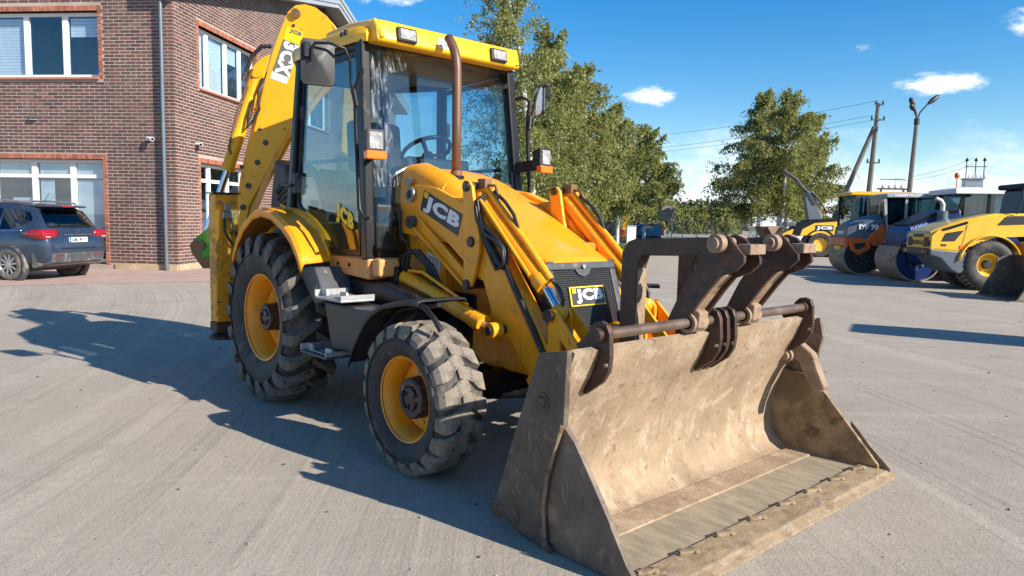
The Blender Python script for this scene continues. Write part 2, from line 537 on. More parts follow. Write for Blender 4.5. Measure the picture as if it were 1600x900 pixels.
M_YARD = ground_material('yard_surface', (0.425, 0.365, 0.292), (0.355, 0.306, 0.248), (0.49, 0.425, 0.345))
b = MB()
R = 3000
b.add([(-R, -R, 0), (R, -R, 0), (R, R, 0), (-R, R, 0)], [(0, 1, 2, 3)])
g = b.build('ground', M_YARD, fix=False)
g['kind'] = 'structure'


def flat(name, pts, z, mat):
    b = MB()
    b.add([(x, y, z) for x, y in pts], [tuple(range(len(pts)))])
    o = b.build(name, mat)
    if o.data.polygons[0].normal.z < 0:
        o.data.flip_normals()
    o['kind'] = 'structure'
    return o


# loose stones lying about the yard
def pebbles(n, seed):
    r = np.random.default_rng(seed)
    base = np.array([(1, 0, 0), (-1, 0, 0), (0, 1, 0), (0, -1, 0), (0, 0, 1), (0, 0, -1)], float)
    F = np.array([(0, 2, 4), (2, 1, 4), (1, 3, 4), (3, 0, 4), (2, 0, 5), (1, 2, 5), (3, 1, 5), (0, 3, 5)])
    ang, dist = r.uniform(YAW - 0.75, YAW + 0.75, n), 2.2 + 14*r.random(n)**1.3
    s = 0.004 + 0.012*r.random(n)**4
    co = base[None]*s[:, None, None]*r.uniform(.6, 1.3, (n, 6, 1))*np.array([1, 1, .7])
    co[:, :, 0] += (CAM.x + dist*np.cos(ang))[:, None]
    co[:, :, 1] += (CAM.y + dist*np.sin(ang))[:, None]
    co[:, :, 2] += (s*.3)[:, None]
    fs = (F[None] + 6*np.arange(n)[:, None, None]).reshape(-1, 3)
    o = mesh_np('gravel', co.reshape(-1, 3), fs, pbr('pebble', (0.20, 0.175, 0.15), 0.9, var=0.4, island=0.5))
    o['kind'] = 'stuff'


# building frame: corner K, left facade runs along uL, right facade along uR
K = Vector((-14.87, 2.91, 0))
A_ = rad(42.1)
uL, nL = Vector((-cos(A_), -sin(A_), 0)), Vector((sin(A_), -cos(A_), 0))
uR, nR = Vector((-sin(A_), cos(A_), 0)), Vector((cos(A_), sin(A_), 0))
ZV = Vector((0, 0, 1))

# block paving in front of the building
def paving_material():
    m, T, out = new_mat('block_paving')
    p = T.n('ShaderNodeBsdfPrincipled')
    T.l(p.outputs[0], out.inputs[0])
    tc = T.n('ShaderNodeTexCoord')
    mp = T.n('ShaderNodeMapping')
    mp.inputs['Rotation'].default_value = (0, 0, -A_)
    T.l(tc.outputs['Object'], mp.inputs[0])
    br = T.n('ShaderNodeTexBrick')
    T.l(mp.outputs[0], br.inputs['Vector'])
    br.inputs['Scale'].default_value = 1.0
    br.inputs['Brick Width'].default_value = 0.21
    br.inputs['Row Height'].default_value = 0.105
    br.inputs['Mortar Size'].default_value = 0.007
    br.inputs['Color1'].default_value = (0.50, 0.315, 0.26, 1)
    br.inputs['Color2'].default_value = (0.40, 0.265, 0.225, 1)
    br.inputs['Mortar'].default_value = (0.25, 0.22, 0.19, 1)
    n = T.noise(tc.outputs['Object'], 0.7, 5, 0.6)
    col = T.mix(T.math('MULTIPLY', T.ramp(n, 0.4, 0.7), 0.6), br.outputs['Color'], (0.47, 0.345, 0.285))
    T.l(col, p.inputs['Base Color'])
    p.inputs['Roughness'].default_value = 0.9
    b = T.n('ShaderNodeBump')
    b.inputs['Strength'].default_value = 0.5
    b.inputs['Distance'].default_value = 0.004
    b.invert = True
    T.l(br.outputs['Fac'], b.inputs['Height'])
    T.l(b.outputs[0], p.inputs['Normal'])
    return m


def KP(u, n, z=0, side='L'):
    uu, nn = (uL, nL) if side == 'L' else (uR, nR)
    return K + uu*u + nn*n + ZV*z
pv = [KP(30, 0.05), KP(-0.05, 0.05), KP(24, 0.05, side='R'), KP(24, 2.4, side='R'), KP(-2.5, 2.8), KP(.8, 5.05), KP(30, 5.3)]
flat('pavement', [(p.x, p.y) for p in pv], 0.004, paving_material())
# grey concrete edging along the paving
EDG = pbr('concrete_kerb', (0.33, 0.31, 0.28), 0.9, var=0.12, bump=0.1)

# grass verge, side road, field beyond the fence
GRASSM = pbr('grass_ground', (0.085, 0.105, 0.035), 0.95, var=0.4, vs=0.9, dirt=((0.20, 0.17, 0.09), 0.35, 1.6), bump=0.5, bs=14)
ASPH = pbr('side_road_asphalt', (0.115, 0.115, 0.118), 0.9, var=0.12, vs=0.4, bump=0.1)
FIELD = pbr('gravel_field', (0.30, 0.275, 0.24), 0.95, var=0.15, vs=0.2)
flat('grass_verge', [(-4.6, 8.9), (-7.0, 11.9), (-14.4, 21.5), (-26.5, 37.5), (-41, 57), (-62, 62), (-60, 30), (-34, 8), (-14, 8.6)], 0.004, GRASSM)
flat('grass_field', [(-900, 300), (-300, 900), (600, 1500), (900, 900), (60, 130), (-28, 92), (-57, 78), (-110, 60)], 0.004, GRASSM)
flat('side_road', [(-43, 53), (-31, 41), (-14, 64), (8, 98), (60, 130), (58, 142), (-28, 92), (-38, 76), (-57, 67)], 0.008, ASPH)
flat('gravel_lot', [(-50, 80), (-20, 100), (30, 134), (-10, 210), (-110, 170), (-120, 110)], 0.012, FIELD)


def blades(name, n, area, h, seed):
    rnd = np.random.default_rng(seed)
    xs = area(rnd, n)
    a = rnd.uniform(0, 2*pi, n)
    hh = h*rnd.uniform(0.5, 1.3, n)
    w = 0.02 + 0.02*rnd.random(n)
    lean = rnd.normal(0, 0.5, (n, 2))*hh[:, None]
    P = np.zeros((n, 3, 3))
    P[:, 0, :2] = xs - np.stack([np.cos(a), np.sin(a)], 1)*w[:, None]
    P[:, 1, :2] = xs + np.stack([np.cos(a), np.sin(a)], 1)*w[:, None]
    P[:, 2, :2] = xs + lean
    P[:, 2, 2] = hh
    return mesh_np(name, P.reshape(-1, 3), np.arange(n*3).reshape(-1, 3), pbr('grass_blade', (0.105, 0.135, 0.035), 0.9, var=0.4, vs=0.8))


def mesh_np(name, co, faces, mat):
    me = bpy.data.meshes.new(name)
    k = faces.shape[1]
    me.vertices.add(len(co))
    me.vertices.foreach_set('co', np.ascontiguousarray(co, dtype=np.float32).ravel())
    me.loops.add(faces.size)
    me.loops.foreach_set('vertex_index', faces.astype(np.int32).ravel())
    me.polygons.add(len(faces))
    me.polygons.foreach_set('loop_start', np.arange(0, faces.size, k, dtype=np.int32))
    me.update(calc_edges=True)
    me.materials.append(mat)
    o = bpy.data.objects.new(name, me)
    COL.objects.link(o)
    return o


pebbles(900, 4)


def verge_area(r, n):
    t = r.random(n)
    w = r.random(n)
    e = np.array([(-4.7, 8.9), (-7.1, 11.9), (-14.5, 21.5), (-26.6, 37.4)])
    tt = t*3
    i = np.minimum(tt.astype(int), 2)
    p = e[i] + (e[i + 1] - e[i])*(tt - i)[:, None]
    return p + np.array([-0.83, -0.05])*(0.05 + 5*w)[:, None]
gr = blades('grass', 14000, verge_area, 0.10, 3)
gr['kind'] = 'stuff'


# ------------------------------------------------------------------ brick building
BRICKM = pbr('clinker_brick', (0.132, 0.060, 0.048), 0.55, var=0.25, vs=0.7, dirt=((0.10, 0.062, 0.056), 0.34, 0.9), dirt2=((0.22, 0.16, 0.14), 0.20, 3.1), bump=0.08, island=0.24, alt=(0.085, 0.050, 0.043), world=True)
REDBR = pbr('orange_red_brick', (0.34, 0.120, 0.070), 0.6, var=0.15, vs=6, island=0.3, dirt=((0.50, 0.38, 0.31), 0.22, 9), world=True)
MORTAR = pbr('pale_mortar', (0.39, 0.32, 0.275), 0.9, var=0.16, vs=0.8, dirt=((0.33, 0.27, 0.24), 0.36, 1.3), world=True)
PLINTH = pbr('plinth_stone', (0.44, 0.33, 0.20), 0.85, var=0.15, vs=3, bump=0.15)
UPVC = pbr('white_window_frame', (0.80, 0.80, 0.80), 0.35, var=0.03)
BLIND = pbr('window_blind', (0.80, 0.84, 0.83), 0.8, var=0.05)
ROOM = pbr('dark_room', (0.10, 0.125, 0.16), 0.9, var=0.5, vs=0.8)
ZINC = pbr('grey_zinc', (0.12, 0.145, 0.175), 0.42, metal=0.25, var=0.08)
SHEETG = pbr('grey_fascia', (0.33, 0.36, 0.40), 0.5, metal=0.1, var=0.06)
SILLM = pbr('red_sill', (0.42, 0.16, 0.10), 0.5, var=0.08)
WGLASS = glass('window_glass', (0.86, 0.92, 0.97), 0.9, 0.11)

bld = thing('office_building', 'two storey dark red brick office building with white windows and grey downpipe', 'building', K)
BW, BH, BJ = 0.30, 0.0895, 0.0165
Z0 = 0.16


def facade(side, umax, openings, topf):
    """openings: u0,u1,z0,z1. mortar wall with holes, bricks in front"""
    uu, nn = (uL, nL) if side == 'L' else (uR, nR)
    us = sorted({0.02, umax} | {o[0] for o in openings} | {o[1] for o in openings})
    wb = MB()
    for a, c in zip(us[:-1], us[1:]):
        ops = sorted([(o[2], o[3]) for o in openings if o[0] <= a + 1e-6 and o[1] >= c - 1e-6])
        z = 0.0
        nst = max(1, int((c - a)/2.0))
        for z0, z1 in ops + [(None, None)]:
            if z0 is None:
                for q in range(nst):
                    p0, p1 = a + (c - a)*q/nst, a + (c - a)*(q + 1)/nst
                    wb.frame_prism((0, 0, 0), uu, ZV, nn, [(p0, z), (p1, z), (p1, topf(p1)), (p0, topf(p0))], -0.30, -0.006)
            elif z0 - z > 0.01:
                wb.frame_prism((0, 0, 0), uu, ZV, nn, [(a, z), (c, z), (c, z0), (a, z0)], -0.30, -0.006)
            z = z1
    wall = wb.build('brick_wall', MORTAR, bld)
    cells = []
    row = 0
    z = Z0
    while z < 12:
        u = -(BW/2 if row % 2 else 0.0)
        while u < umax:
            segs = [(max(u, 0.0) + BJ/2, min(u + BW, umax) - BJ/2)]
            for o in openings:
                if z + BH > o[2] - 0.02 and z < o[3] + 0.15:
                    ns = []
                    for s0, s1 in segs:
                        if s1 <= o[0] - 0.13 or s0 >= o[1] + 0.13:
                            ns.append((s0, s1))
                        else:
                            if s0 < o[0] - 0.13:
                                ns.append((s0, o[0] - 0.13))
                            if s1 > o[1] + 0.13:
                                ns.append((o[1] + 0.13, s1))
                    segs = ns
            for s0, s1 in segs:
                if s1 - s0 > 0.04 and z + BH < min(topf(s0), topf(s1)) + 0.25:
                    cells.append((s0, s1, z + BJ/2, z + BH - BJ/2))
            u += BW
        z += BH
        row += 1
    return wall, cells, uu, nn


def brick_box(mb, uu, nn, u0, u1, z0, z1, d0=-0.03, d1=0.0):
    P = lambda u, d, z: uu*u + nn*d + ZV*z
    e = 0.004
    vs = [P(u0, d0, z0), P(u1, d0, z0), P(u1, d0, z1), P(u0, d0, z1), P(u0 + e, d1, z0 + e), P(u1 - e, d1, z0 + e), P(u1 - e, d1, z1 - e), P(u0 + e, d1, z1 - e)]
    mb.add(vs, [(4, 5, 6, 7), (0, 1, 5, 4), (1, 2, 6, 5), (2, 3, 7, 6), (3, 0, 4, 7)])


OPL = [(2.11, 7.0, 5.07, 6.83), (2.08, 7.0, 0.12, 2.95)]
OPR = [(1.28, 4.85, 5.02, 6.78), (1.26, 4.85, 0.10, 2.98), (8.2, 11.4, 5.02, 6.78), (14.5, 17.8, 5.02, 6.78), (14.5, 17.8, 1.0, 2.98)]
topL = lambda u: 7.55
topR = lambda u: 7.5 + 0.225*min(u, 22 - u) if u < 22 else 7.5
wl, cl, _, _ = facade('L', 9.0, OPL, topL)
wr, cr, _, _ = facade('R', 22.0, OPR, topR)
# the bricks that show largest are objects, the rest one mesh per wall
vis = []
for c in cl:
    p = K + uL*(c[0] + c[1])/2 + ZV*(c[2] + c[3])/2
    q = p - CAM
    px, py = 800 + FPX*q.dot(r2)/q.dot(fw), 450 - FPX*q.dot(u2)/q.dot(fw)
    if 4 < px < 300 and 4 < py < 405 and (c[1] - c[0]) > 0.27:
        vis.append((q.length, c))
vis.sort(key=lambda t: t[0])
single = {t[1] for t in vis[:300]}
bm_mesh = None
for c in cl:
    if c in single:
        if bm_mesh is None:
            mb = MB()
            brick_box(mb, uL, nL, -(BW - BJ)/2, (BW - BJ)/2, -(BH - BJ)/2, (BH - BJ)/2)
            o = mb.build('brick', BRICKM, wl)
            bm_mesh = o.data
        else:
            o = link('brick', bm_mesh, wl)
        o.location = uL*(c[0] + c[1])/2 + ZV*(c[2] + c[3])/2 + nL*random.uniform(-0.003, 0.002)
for cells, wall, uu, nn in ((cl, wl, uL, nL), (cr, wr, uR, nR)):
    mb = MB()
    for c in cells:
        if c not in single or wall is wr:
            j = random.uniform(-0.003, 0.002)
            brick_box(mb, uu, nn, *c, d1=j)
    o = mb.build('bricks', BRICKM, wall)
    o['kind'] = 'stuff'


def window(side, o, splits, transom=None, blinds=(), bars=True, redtop=True):
    uu, nn = (uL, nL) if side == 'L' else (uR, nR)
    u0, u1, z0, z1 = o
    P = lambda u, d, z: uu*u + nn*d + ZV*z
    fb = MB()
    def bar(a0, a1, c0, c1, d0=-0.24, d1=-0.17):
        fb.frame_prism((0, 0, 0), uu, ZV, nn, [(a0, c0), (a1, c0), (a1, c1), (a0, c1)], d0, d1)
    fz0 = z0 + 0.04
    bar(u0, u1, z1 - 0.09, z1)
    bar(u0, u1, fz0, fz0 + 0.10)
    es = [u0] + list(splits) + [u1]
    for i, e in enumerate(es):
        w = 0.075 if 0 < i < len(es) - 1 else 0.05
        bar(e - w if i else e, e + w if i < len(es) - 1 else e, fz0 + 0.10, z1 - 0.09, -0.238, -0.168)
    if transom:
        bar(u0 + 0.05, u1 - 0.05, transom - 0.05, transom + 0.05, -0.236, -0.166)
    fr = fb.build('window', UPVC, bld)
    cells = []
    for a, c in zip(es[:-1], es[1:]):
        zs = [(fz0 + 0.10, z1 - 0.09)] if not transom else [(fz0 + 0.10, transom - 0.05), (transom + 0.05, z1 - 0.09)]
        for q0, q1 in zs:
            gb = MB()
            gb.frame_prism((0, 0, 0), uu, ZV, nn, [(a + 0.04, q0), (c - 0.04, q0), (c - 0.04, q1), (a + 0.04, q1)], -0.212, -0.204)
            gb.build('pane', WGLASS, fr)
    for i, zlo in blinds:
        a, c = es[i] + 0.08, es[i + 1] - 0.08
        bb = MB()
        z = z1 - 0.12
        while z > zlo:
            bb.frame_prism((0, 0, 0), uu, ZV, nn, [(a, z - 0.075), (c, z - 0.075), (c, z), (a, z)], -0.30, -0.285)
            z -= 0.082
        bb.build('blind', BLIND, fr)
    sb = MB()
    sb.frame_prism((0, 0, 0), uu, ZV, nn, [(u0 - 0.02, z0 - 0.02), (u1 + 0.02, z0 - 0.02), (u1 + 0.02, z0 + 0.035), (u0 - 0.02, z0 + 0.035)], -0.20, 0.07)
    if z0 > 0.5:
        sb.build('sill', SILLM, fr)
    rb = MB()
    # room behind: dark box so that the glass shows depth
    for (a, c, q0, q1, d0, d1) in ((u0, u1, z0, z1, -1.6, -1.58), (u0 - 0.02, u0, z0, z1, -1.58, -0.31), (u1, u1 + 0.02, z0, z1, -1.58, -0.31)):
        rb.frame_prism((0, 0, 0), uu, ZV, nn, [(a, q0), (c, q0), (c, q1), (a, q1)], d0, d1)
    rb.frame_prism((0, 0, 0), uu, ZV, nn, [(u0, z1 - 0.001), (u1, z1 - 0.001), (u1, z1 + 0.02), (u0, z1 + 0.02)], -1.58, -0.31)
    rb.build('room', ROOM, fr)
    # reveal plus the red brick surround: soldier course on top, headers down the jambs
    xb = MB()
    t = 0.012
    for a, c, q0, q1 in ((u0 - 0.014, u0, z0, z1), (u1, u1 + 0.014, z0, z1)):
        xb.frame_prism((0, 0, 0), uu, ZV, nn, [(a, q0), (c, q0), (c, q1), (a, q1)], -0.25, -0.004)
    xb.frame_prism((0, 0, 0), uu, ZV, nn, [(u0 - 0.014, z1), (u1 + 0.014, z1), (u1 + 0.014, z1 + 0.014), (u0 - 0.014, z1 + 0.014)], -0.25, -0.004)
    u = u0 - 0.125
    while u < u1 + 0.12:
        brick_box(xb, uu, nn, u, u + 0.066, z1 + 0.005, z1 + 0.14, d1=0.006)
        u += 0.078
    for a, c in ((u0 - 0.125, u0 - 0.004), (u1 + 0.004, u1 + 0.125)):
        z = z0
        while z < z1 - 0.02:
            brick_box(xb, uu, nn, a, c, z, min(z + 0.078, z1), d1=0.006)
            z += BH
    q = xb.build('brick_surround', REDBR, fr)
    q['kind'] = 'stuff'
    return fr


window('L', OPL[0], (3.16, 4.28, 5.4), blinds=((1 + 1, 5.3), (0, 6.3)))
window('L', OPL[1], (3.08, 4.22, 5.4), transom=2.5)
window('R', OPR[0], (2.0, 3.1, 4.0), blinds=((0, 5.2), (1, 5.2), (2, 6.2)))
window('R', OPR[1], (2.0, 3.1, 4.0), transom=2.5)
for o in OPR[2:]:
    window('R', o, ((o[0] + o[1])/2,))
# posters inside the lower left windows
pb = MB()
for a, c, q0, q1 in ((2.16, 3.0, 0.9, 2.4), (3.7, 4.1, 1.0, 2.4), (4.35, 4.95, 0.9, 1.9), (2.16, 3.0, 2.56, 2.85), (3.15, 4.1, 2.56, 2.85), (4.32, 5.3, 2.56, 2.85)):
    pb.frame_prism((0, 0, 0), uL, ZV, nL, [(a, q0), (c, q0), (c, q1), (a, q1)], -0.262, -0.25)
pb.build('poster', pbr('paper', (0.62, 0.66, 0.62), 0.8, var=0.1, vs=3), bld)
# plinth
for uu, nn, um, ops in ((uL, nL, 9.0, (2.02, 9.0)), (uR, nR, 22.0, (1.2, 4.9))):
    st = 0.0
    while st < um - 0.01:
        en = min(st + 0.6, um)
        if not (ops[0] < (st + en)/2 < ops[1]):
            pbm = MB()
            pbm.frame_prism((0, 0, 0), uu, ZV, nn, [(st + 0.004, 0.0), (en - 0.004, 0.0), (en - 0.004, 0.15), (st + 0.004, 0.15)], -0.012, 0.035)
            pbm.build('plinth_stone', PLINTH, bld, bevel=0.006)
        st = en
# downpipe with brackets
pp = MB()
pp.tube([uL*0.26 + nL*0.12 + ZV*z for z in (0.02, 2, 4, 7.6)], 0.052, 14)
pp.build('downpipe', ZINC, bld, smooth=40)
pk = MB()
for z in (0.6, 2.6, 4.6, 6.6):
    pk.tube([uL*0.26 + nL*0.12 + ZV*(z - 0.02), uL*0.26 + nL*0.12 + ZV*(z + 0.02)], 0.058, 14)
    pk.beam(uL*0.26 + nL*0.06 + ZV*z, uL*0.26 - nL*0.01 + ZV*z, 0.03, 0.02)
pk.build('pipe_bracket', ZINC, bld)
# roof: verge boards on the gable, eaves on the left wall
rb = MB()
for a, c in ((-0.5, 11.0), (11.0, 22.5)):
    za, zc = 7.5 + 0.225*min(a, 22 - a), 7.5 + 0.225*min(c, 22 - c)
    for k, (h0, h1, d0, d1) in enumerate(((0.0, 0.16, -0.3, 0.62), (0.16, 0.34, -0.3, 0.66), (0.34, 0.50, -0.3, 0.70))):
        rb.frame_prism((0, 0, 0), uR, ZV, nR, [(a, za + h0 + 0.003), (c, zc + h0 + 0.003), (c, zc + h1), (a, za + h1)], d0, d1)
rb.build('roof_verge', SHEETG, bld)
eb = MB()
eb.frame_prism((0, 0, 0), uL, ZV, nL, [(-0.3, 7.55), (9.0, 7.55), (9.0, 7.85), (-0.3, 7.85)], -0.3, 0.30)
eb.build('eaves', SHEETG, bld)
rf = MB()
for a, c in ((0.0, 11.0), (11.0, 22.0)):
    za, zc = 7.5 + 0.225*min(a, 22 - a) + 0.505, 7.5 + 0.225*min(c, 22 - c) + 0.505
    rf.frame_prism((0, 0, 0), uR, ZV, nR, [(a, za), (c, zc), (c, zc + 0.06), (a, za + 0.06)], -9.0, 0.66)
rf.build('roof', ZINC, bld)
# back walls close the volume
cb = MB()
cb.frame_prism((0, 0, 0), uR, ZV, nR, [(0.3, 0), (22, 0), (22, 7.5), (11, 9.97), (0.3, 7.56)], -9.0, -8.8)
cb.frame_prism((0, 0, 0), uL, ZV, nL, [(0.3, 0), (9, 0), (9, 7.5), (0.3, 7.5)], -22.0, -21.8)
cb.build('rear_wall', MORTAR, bld)
# cameras and the small lamp on the wall
WPL = pbr('white_camera_case', (0.75, 0.75, 0.74), 0.35, var=0.03)
def wall_camera(label, uu, nn, u, z):
    t = thing('security_camera', label, 'security camera', K + uu*u + nn*0.0 + ZV*z, group='security cameras on the brick building')
    m = MB(); m.cyl(nn*0.0, nn*0.10, 0.035, 12); m.beam(nn*0.08, nn*0.14 - ZV*0.05, 0.03, 0.03)
    m.build('bracket', WPL, t, smooth=40)
    m = MB(); m.tube([nn*0.10 + uu*0.09, nn*0.22 - uu*0.11 - ZV*0.03], 0.055, 14)
    m.build('housing', WPL, t, smooth=40)
    m = MB(); m.tube([nn*0.221 - uu*0.112 - ZV*0.03, nn*0.226 - uu*0.118 - ZV*0.031], 0.04, 14)
    m.build('lens', BLACK, t, smooth=40)
wall_camera('white security camera on the wall just left of the grey downpipe', uL, nL, 0.62, 3.50)
wall_camera('white security camera on the wall right of the building corner', uR, nR, 1.0, 3.48)
t = thing('wall_lamp', 'small grey rectangular lamp on the brick wall above the parked car', 'wall lamp', K + uL*4.0 + ZV*4.03)
m = MB(); m.frame_prism((0, 0, 0), uL, ZV, nL, [(-0.11, -0.03), (0.11, -0.03), (0.11, 0.04), (-0.11, 0.04)], 0.0, 0.10)
m.build('lamp_case', GREYPL, t, bevel=0.008)
m = MB(); m.frame_prism((0, 0, 0), uL, ZV, nL, [(-0.09, -0.045), (0.09, -0.045), (0.09, -0.031), (-0.09, -0.031)], 0.01, 0.09)
m.build('lamp_lens', WHITE, t)


# ------------------------------------------------------------------ trees
BARK = pbr('birch_bark', (0.55, 0.53, 0.49), 0.85, var=0.15, vs=3, dirt=((0.04, 0.035, 0.03), 0.34, 5), stretch=(1, 1, 0.35), bump=0.2)
DBARK = pbr('dark_bark', (0.09, 0.07, 0.055), 0.9, var=0.3, bump=0.3)


def leaf_material(name, c1, c2, c3):
    m, T, out = new_mat(name)
    g = T.n('ShaderNodeNewGeometry')
    r = g.outputs['Random Per Island']
    col = T.mix(T.ramp(r, 0.0, 0.6), c1, c2)
    col = T.mix(T.ramp(r, 0.80, 1.0), col, c3)
    tc = T.n('ShaderNodeTexCoord')
    n = T.noise(tc.outputs['Object'], 0.9, 4, 0.6)
    col = T.mix(T.math('MULTIPLY', T.ramp(n, 0.35, 0.65), 0.45), col, tuple(x*0.6 for x in c1))
    d = T.n('ShaderNodeBsdfPrincipled')
    d.inputs['Roughness'].default_value = 0.5
    d.inputs['Specular IOR Level'].default_value = 0.35
    T.l(col, d.inputs['Base Color'])
    tr = T.n('ShaderNodeBsdfTranslucent')
    T.l(T.mix(0.5, col, (0.36, 0.38, 0.06)), tr.inputs[0])
    mx = T.n('ShaderNodeMixShader')
    mx.inputs[0].default_value = 0.45
    T.l(d.outputs[0], mx.inputs[1])
    T.l(tr.outputs[0], mx.inputs[2])
    T.l(mx.outputs[0], out.inputs[0])
    return m
LEAF = leaf_material('birch_leaf', (0.165, 0.185, 0.055), (0.31, 0.315, 0.105), (0.46, 0.43, 0.21))
LEAFD = leaf_material('dark_leaf', (0.055, 0.090, 0.040), (0.095, 0.13, 0.055), (0.15, 0.17, 0.075))


def leaf_cloud(centres, dirs, size, rnd):
    """one diamond leaf per centre; dirs = drooping axis"""
    n = len(centres)
    a = dirs + rnd.normal(0, 0.55, (n, 3))
    a /= np.linalg.norm(a, axis=1)[:, None] + 1e-9
    r = rnd.normal(0, 1, (n, 3))
    bb = np.cross(a, r)
    bb /= np.linalg.norm(bb, axis=1)[:, None] + 1e-9
    s = size*rnd.uniform(0.6, 1.25, n)
    P = np.stack([centres - a*s[:, None]*0.6, centres + bb*s[:, None]*0.38, centres + a*s[:, None]*0.6, centres - bb*s[:, None]*0.38], 1)
    return P.reshape(-1, 3)


def birch(label, x, y, h, width, seed, nleaf, lean=(0.0, 0.0), base=0.16, leaf=0.13, mat=None, group='birches', name='birch_tree', barkm=None, wind=(-0.15, -0.15), profile=None):
    rnd = np.random.default_rng(seed)
    t = thing(name, label, 'tree', (x, y, 0), group=group)
    k = 9
    pts, rad_ = [], []
    r0 = 0.012*h + 0.02
    wob = rnd.normal(0, 0.05, (k, 2))
    for i in range(k):
        f = i/(k - 1)
        pts.append(Vector((lean[0]*f*f + wob[i, 0]*f, lean[1]*f*f + wob[i, 1]*f, f*h*0.97 - 0.05)))
        rad_.append(r0*(1 - f)**0.8 + 0.008)
    tb = MB()
    tb.tube(pts, rad_, 9)
    tb.build('trunk', barkm or BARK, t, smooth=60)
    lb = MB()
    cs, ds = [], []
    nl = int(26 + h*2.6)
    for i in range(nl):
        f = base + (0.98 - base)*((i + rnd.random())/nl)
        q = f*(k - 1)
        j = min(int(q), k - 2)
        p0 = pts[j].lerp(pts[j + 1], q - j)
        az = i*2.399 + rnd.normal(0, 0.4)
        g = (f - base)/(1 - base)
        prof = profile(g) if profile else (0.55 + 0.45*min(1, g/0.22))*(1 - g)**0.62
        L = width*prof*rnd.choice([.55, .8, .95, 1.05, 1.15]) + 0.2
        upa = rad(35 + 30*g + rnd.normal(0, 8))
        path = [p0]
        d = Vector((cos(az)*cos(upa), sin(az)*cos(upa), sin(upa)))
        pp_ = p0
        for sgm in range(4):
            d = (d + Vector((wind[0]*0.35, wind[1]*0.35, -0.30))*(0.55 + 0.4*rnd.random())).normalized()
            pp_ = pp_ + d*(L/3.1)
            path.append(pp_)
        lb.tube(path, [max(0.010, r0*0.30*(1 - f)) + 0.008, 0.018, 0.012, 0.008, 0.004], 4, False)
        m_ = max(6, int(nleaf/nl*(0.3 + 1.1*prof)))
        # twigs hang from the limb; leaves sit along the twigs
        ntw = max(5, m_//13)
        for w in range(ntw):
            s_ = 0.15 + 0.85*rnd.random()**0.8
            qq = s_*4
            jj = min(int(qq), 3)
            o_ = path[jj].lerp(path[jj + 1], qq - jj)
            tl = (0.55 + 1.15*rnd.random())*(0.35 + 0.65*prof)
            td = np.array([wind[0] + rnd.normal(0, 0.40), wind[1] + rnd.normal(0, 0.40), -0.75 + rnd.normal(0, 0.35)])
            td /= np.linalg.norm(td)
            kk = m_//ntw + 1
            ss = rnd.random(kk)[:, None]*tl
            c_ = np.array(o_)[None, :] + td[None, :]*ss + rnd.normal(0, 0.062, (kk, 3))
            cs.append(c_)
            ds.append(np.repeat(td[None, :], kk, 0))
    lb.build('limbs', barkm or DBARK, t, smooth=60, fix=False)
    C_ = np.concatenate(cs)
    D_ = np.concatenate(ds)
    P = leaf_cloud(C_, D_, leaf, rnd)
    o = mesh_np('crown', P, np.arange(len(P)).reshape(-1, 4), mat or LEAF)
    o.parent = t
    return t


def at(px, depth, z=0.0):
    """ground point seen at photo column px, at this depth"""
    d = fw*depth + r2*((px - 800)/FPX*depth)
    return CAM.x + d.x, CAM.y + d.y
GL = 'birches along the grass verge'
GRT = 'birches beyond the parked rollers'
birch('tallest birch, thin crowned, standing right beside the cab of the yellow backhoe', *at(832, 29), 12.8, 2.3, 11, 26000, lean=(-1.2, -1.3), leaf=0.095, base=.2, group=GL)
birch('bushy birch second from the cab, lower than the tallest one', *at(872, 35), 10.6, 2.8, 12, 40000, lean=(-.5, -.6), leaf=0.115, base=.2, group=GL)
birch('dense birch in the middle of the row behind the bonnet', *at(915, 41), 10.2, 2.9, 13, 40000, lean=(-.3, -.4), leaf=0.12, base=.22, group=GL)
birch('birch with its pale trunk showing left of the blue generator', *at(962, 52), 9.9, 3.0, 14, 36000, lean=(-.2, -.3), leaf=0.135, base=.24, group=GL)
birch('birch whose crown hangs over the blue generator', *at(1003, 61), 9.6, 3.0, 15, 26000, leaf=0.155, base=.26, group=GL)
birch('smallest birch at the far end of the row, drooping over the sign board', *at(1030, 70), 7.4, 2.4, 16, 10000, leaf=0.17, base=.3, group=GL)
birch('birch filling the gap low down behind the yellow loader arm', *at(850, 47), 9.2, 3.4, 17, 15000, leaf=0.16, group=GL)
birch('tall birch left of the three beyond the rollers, dark on its left side', *at(1180, 58), 12.2, 3.15, 21, 46000, lean=(.2, .1), leaf=0.135, base=0.2, group=GRT)
birch('birch with a clear white trunk beside the yellow wheel loader', *at(1216, 52), 11.2, 2.8, 22, 36000, lean=(.2, .3), leaf=0.13, base=0.24, group=GRT)
birch('rightmost birch, behind the raised black arm of the wheel loader', *at(1258, 56), 10.4, 2.7, 23, 34000, leaf=0.135, base=0.2, group=GRT)
rnd = random.Random(5)
PR = lambda g: max(0.05, 1 - (2*g - 0.9)**2)**0.5
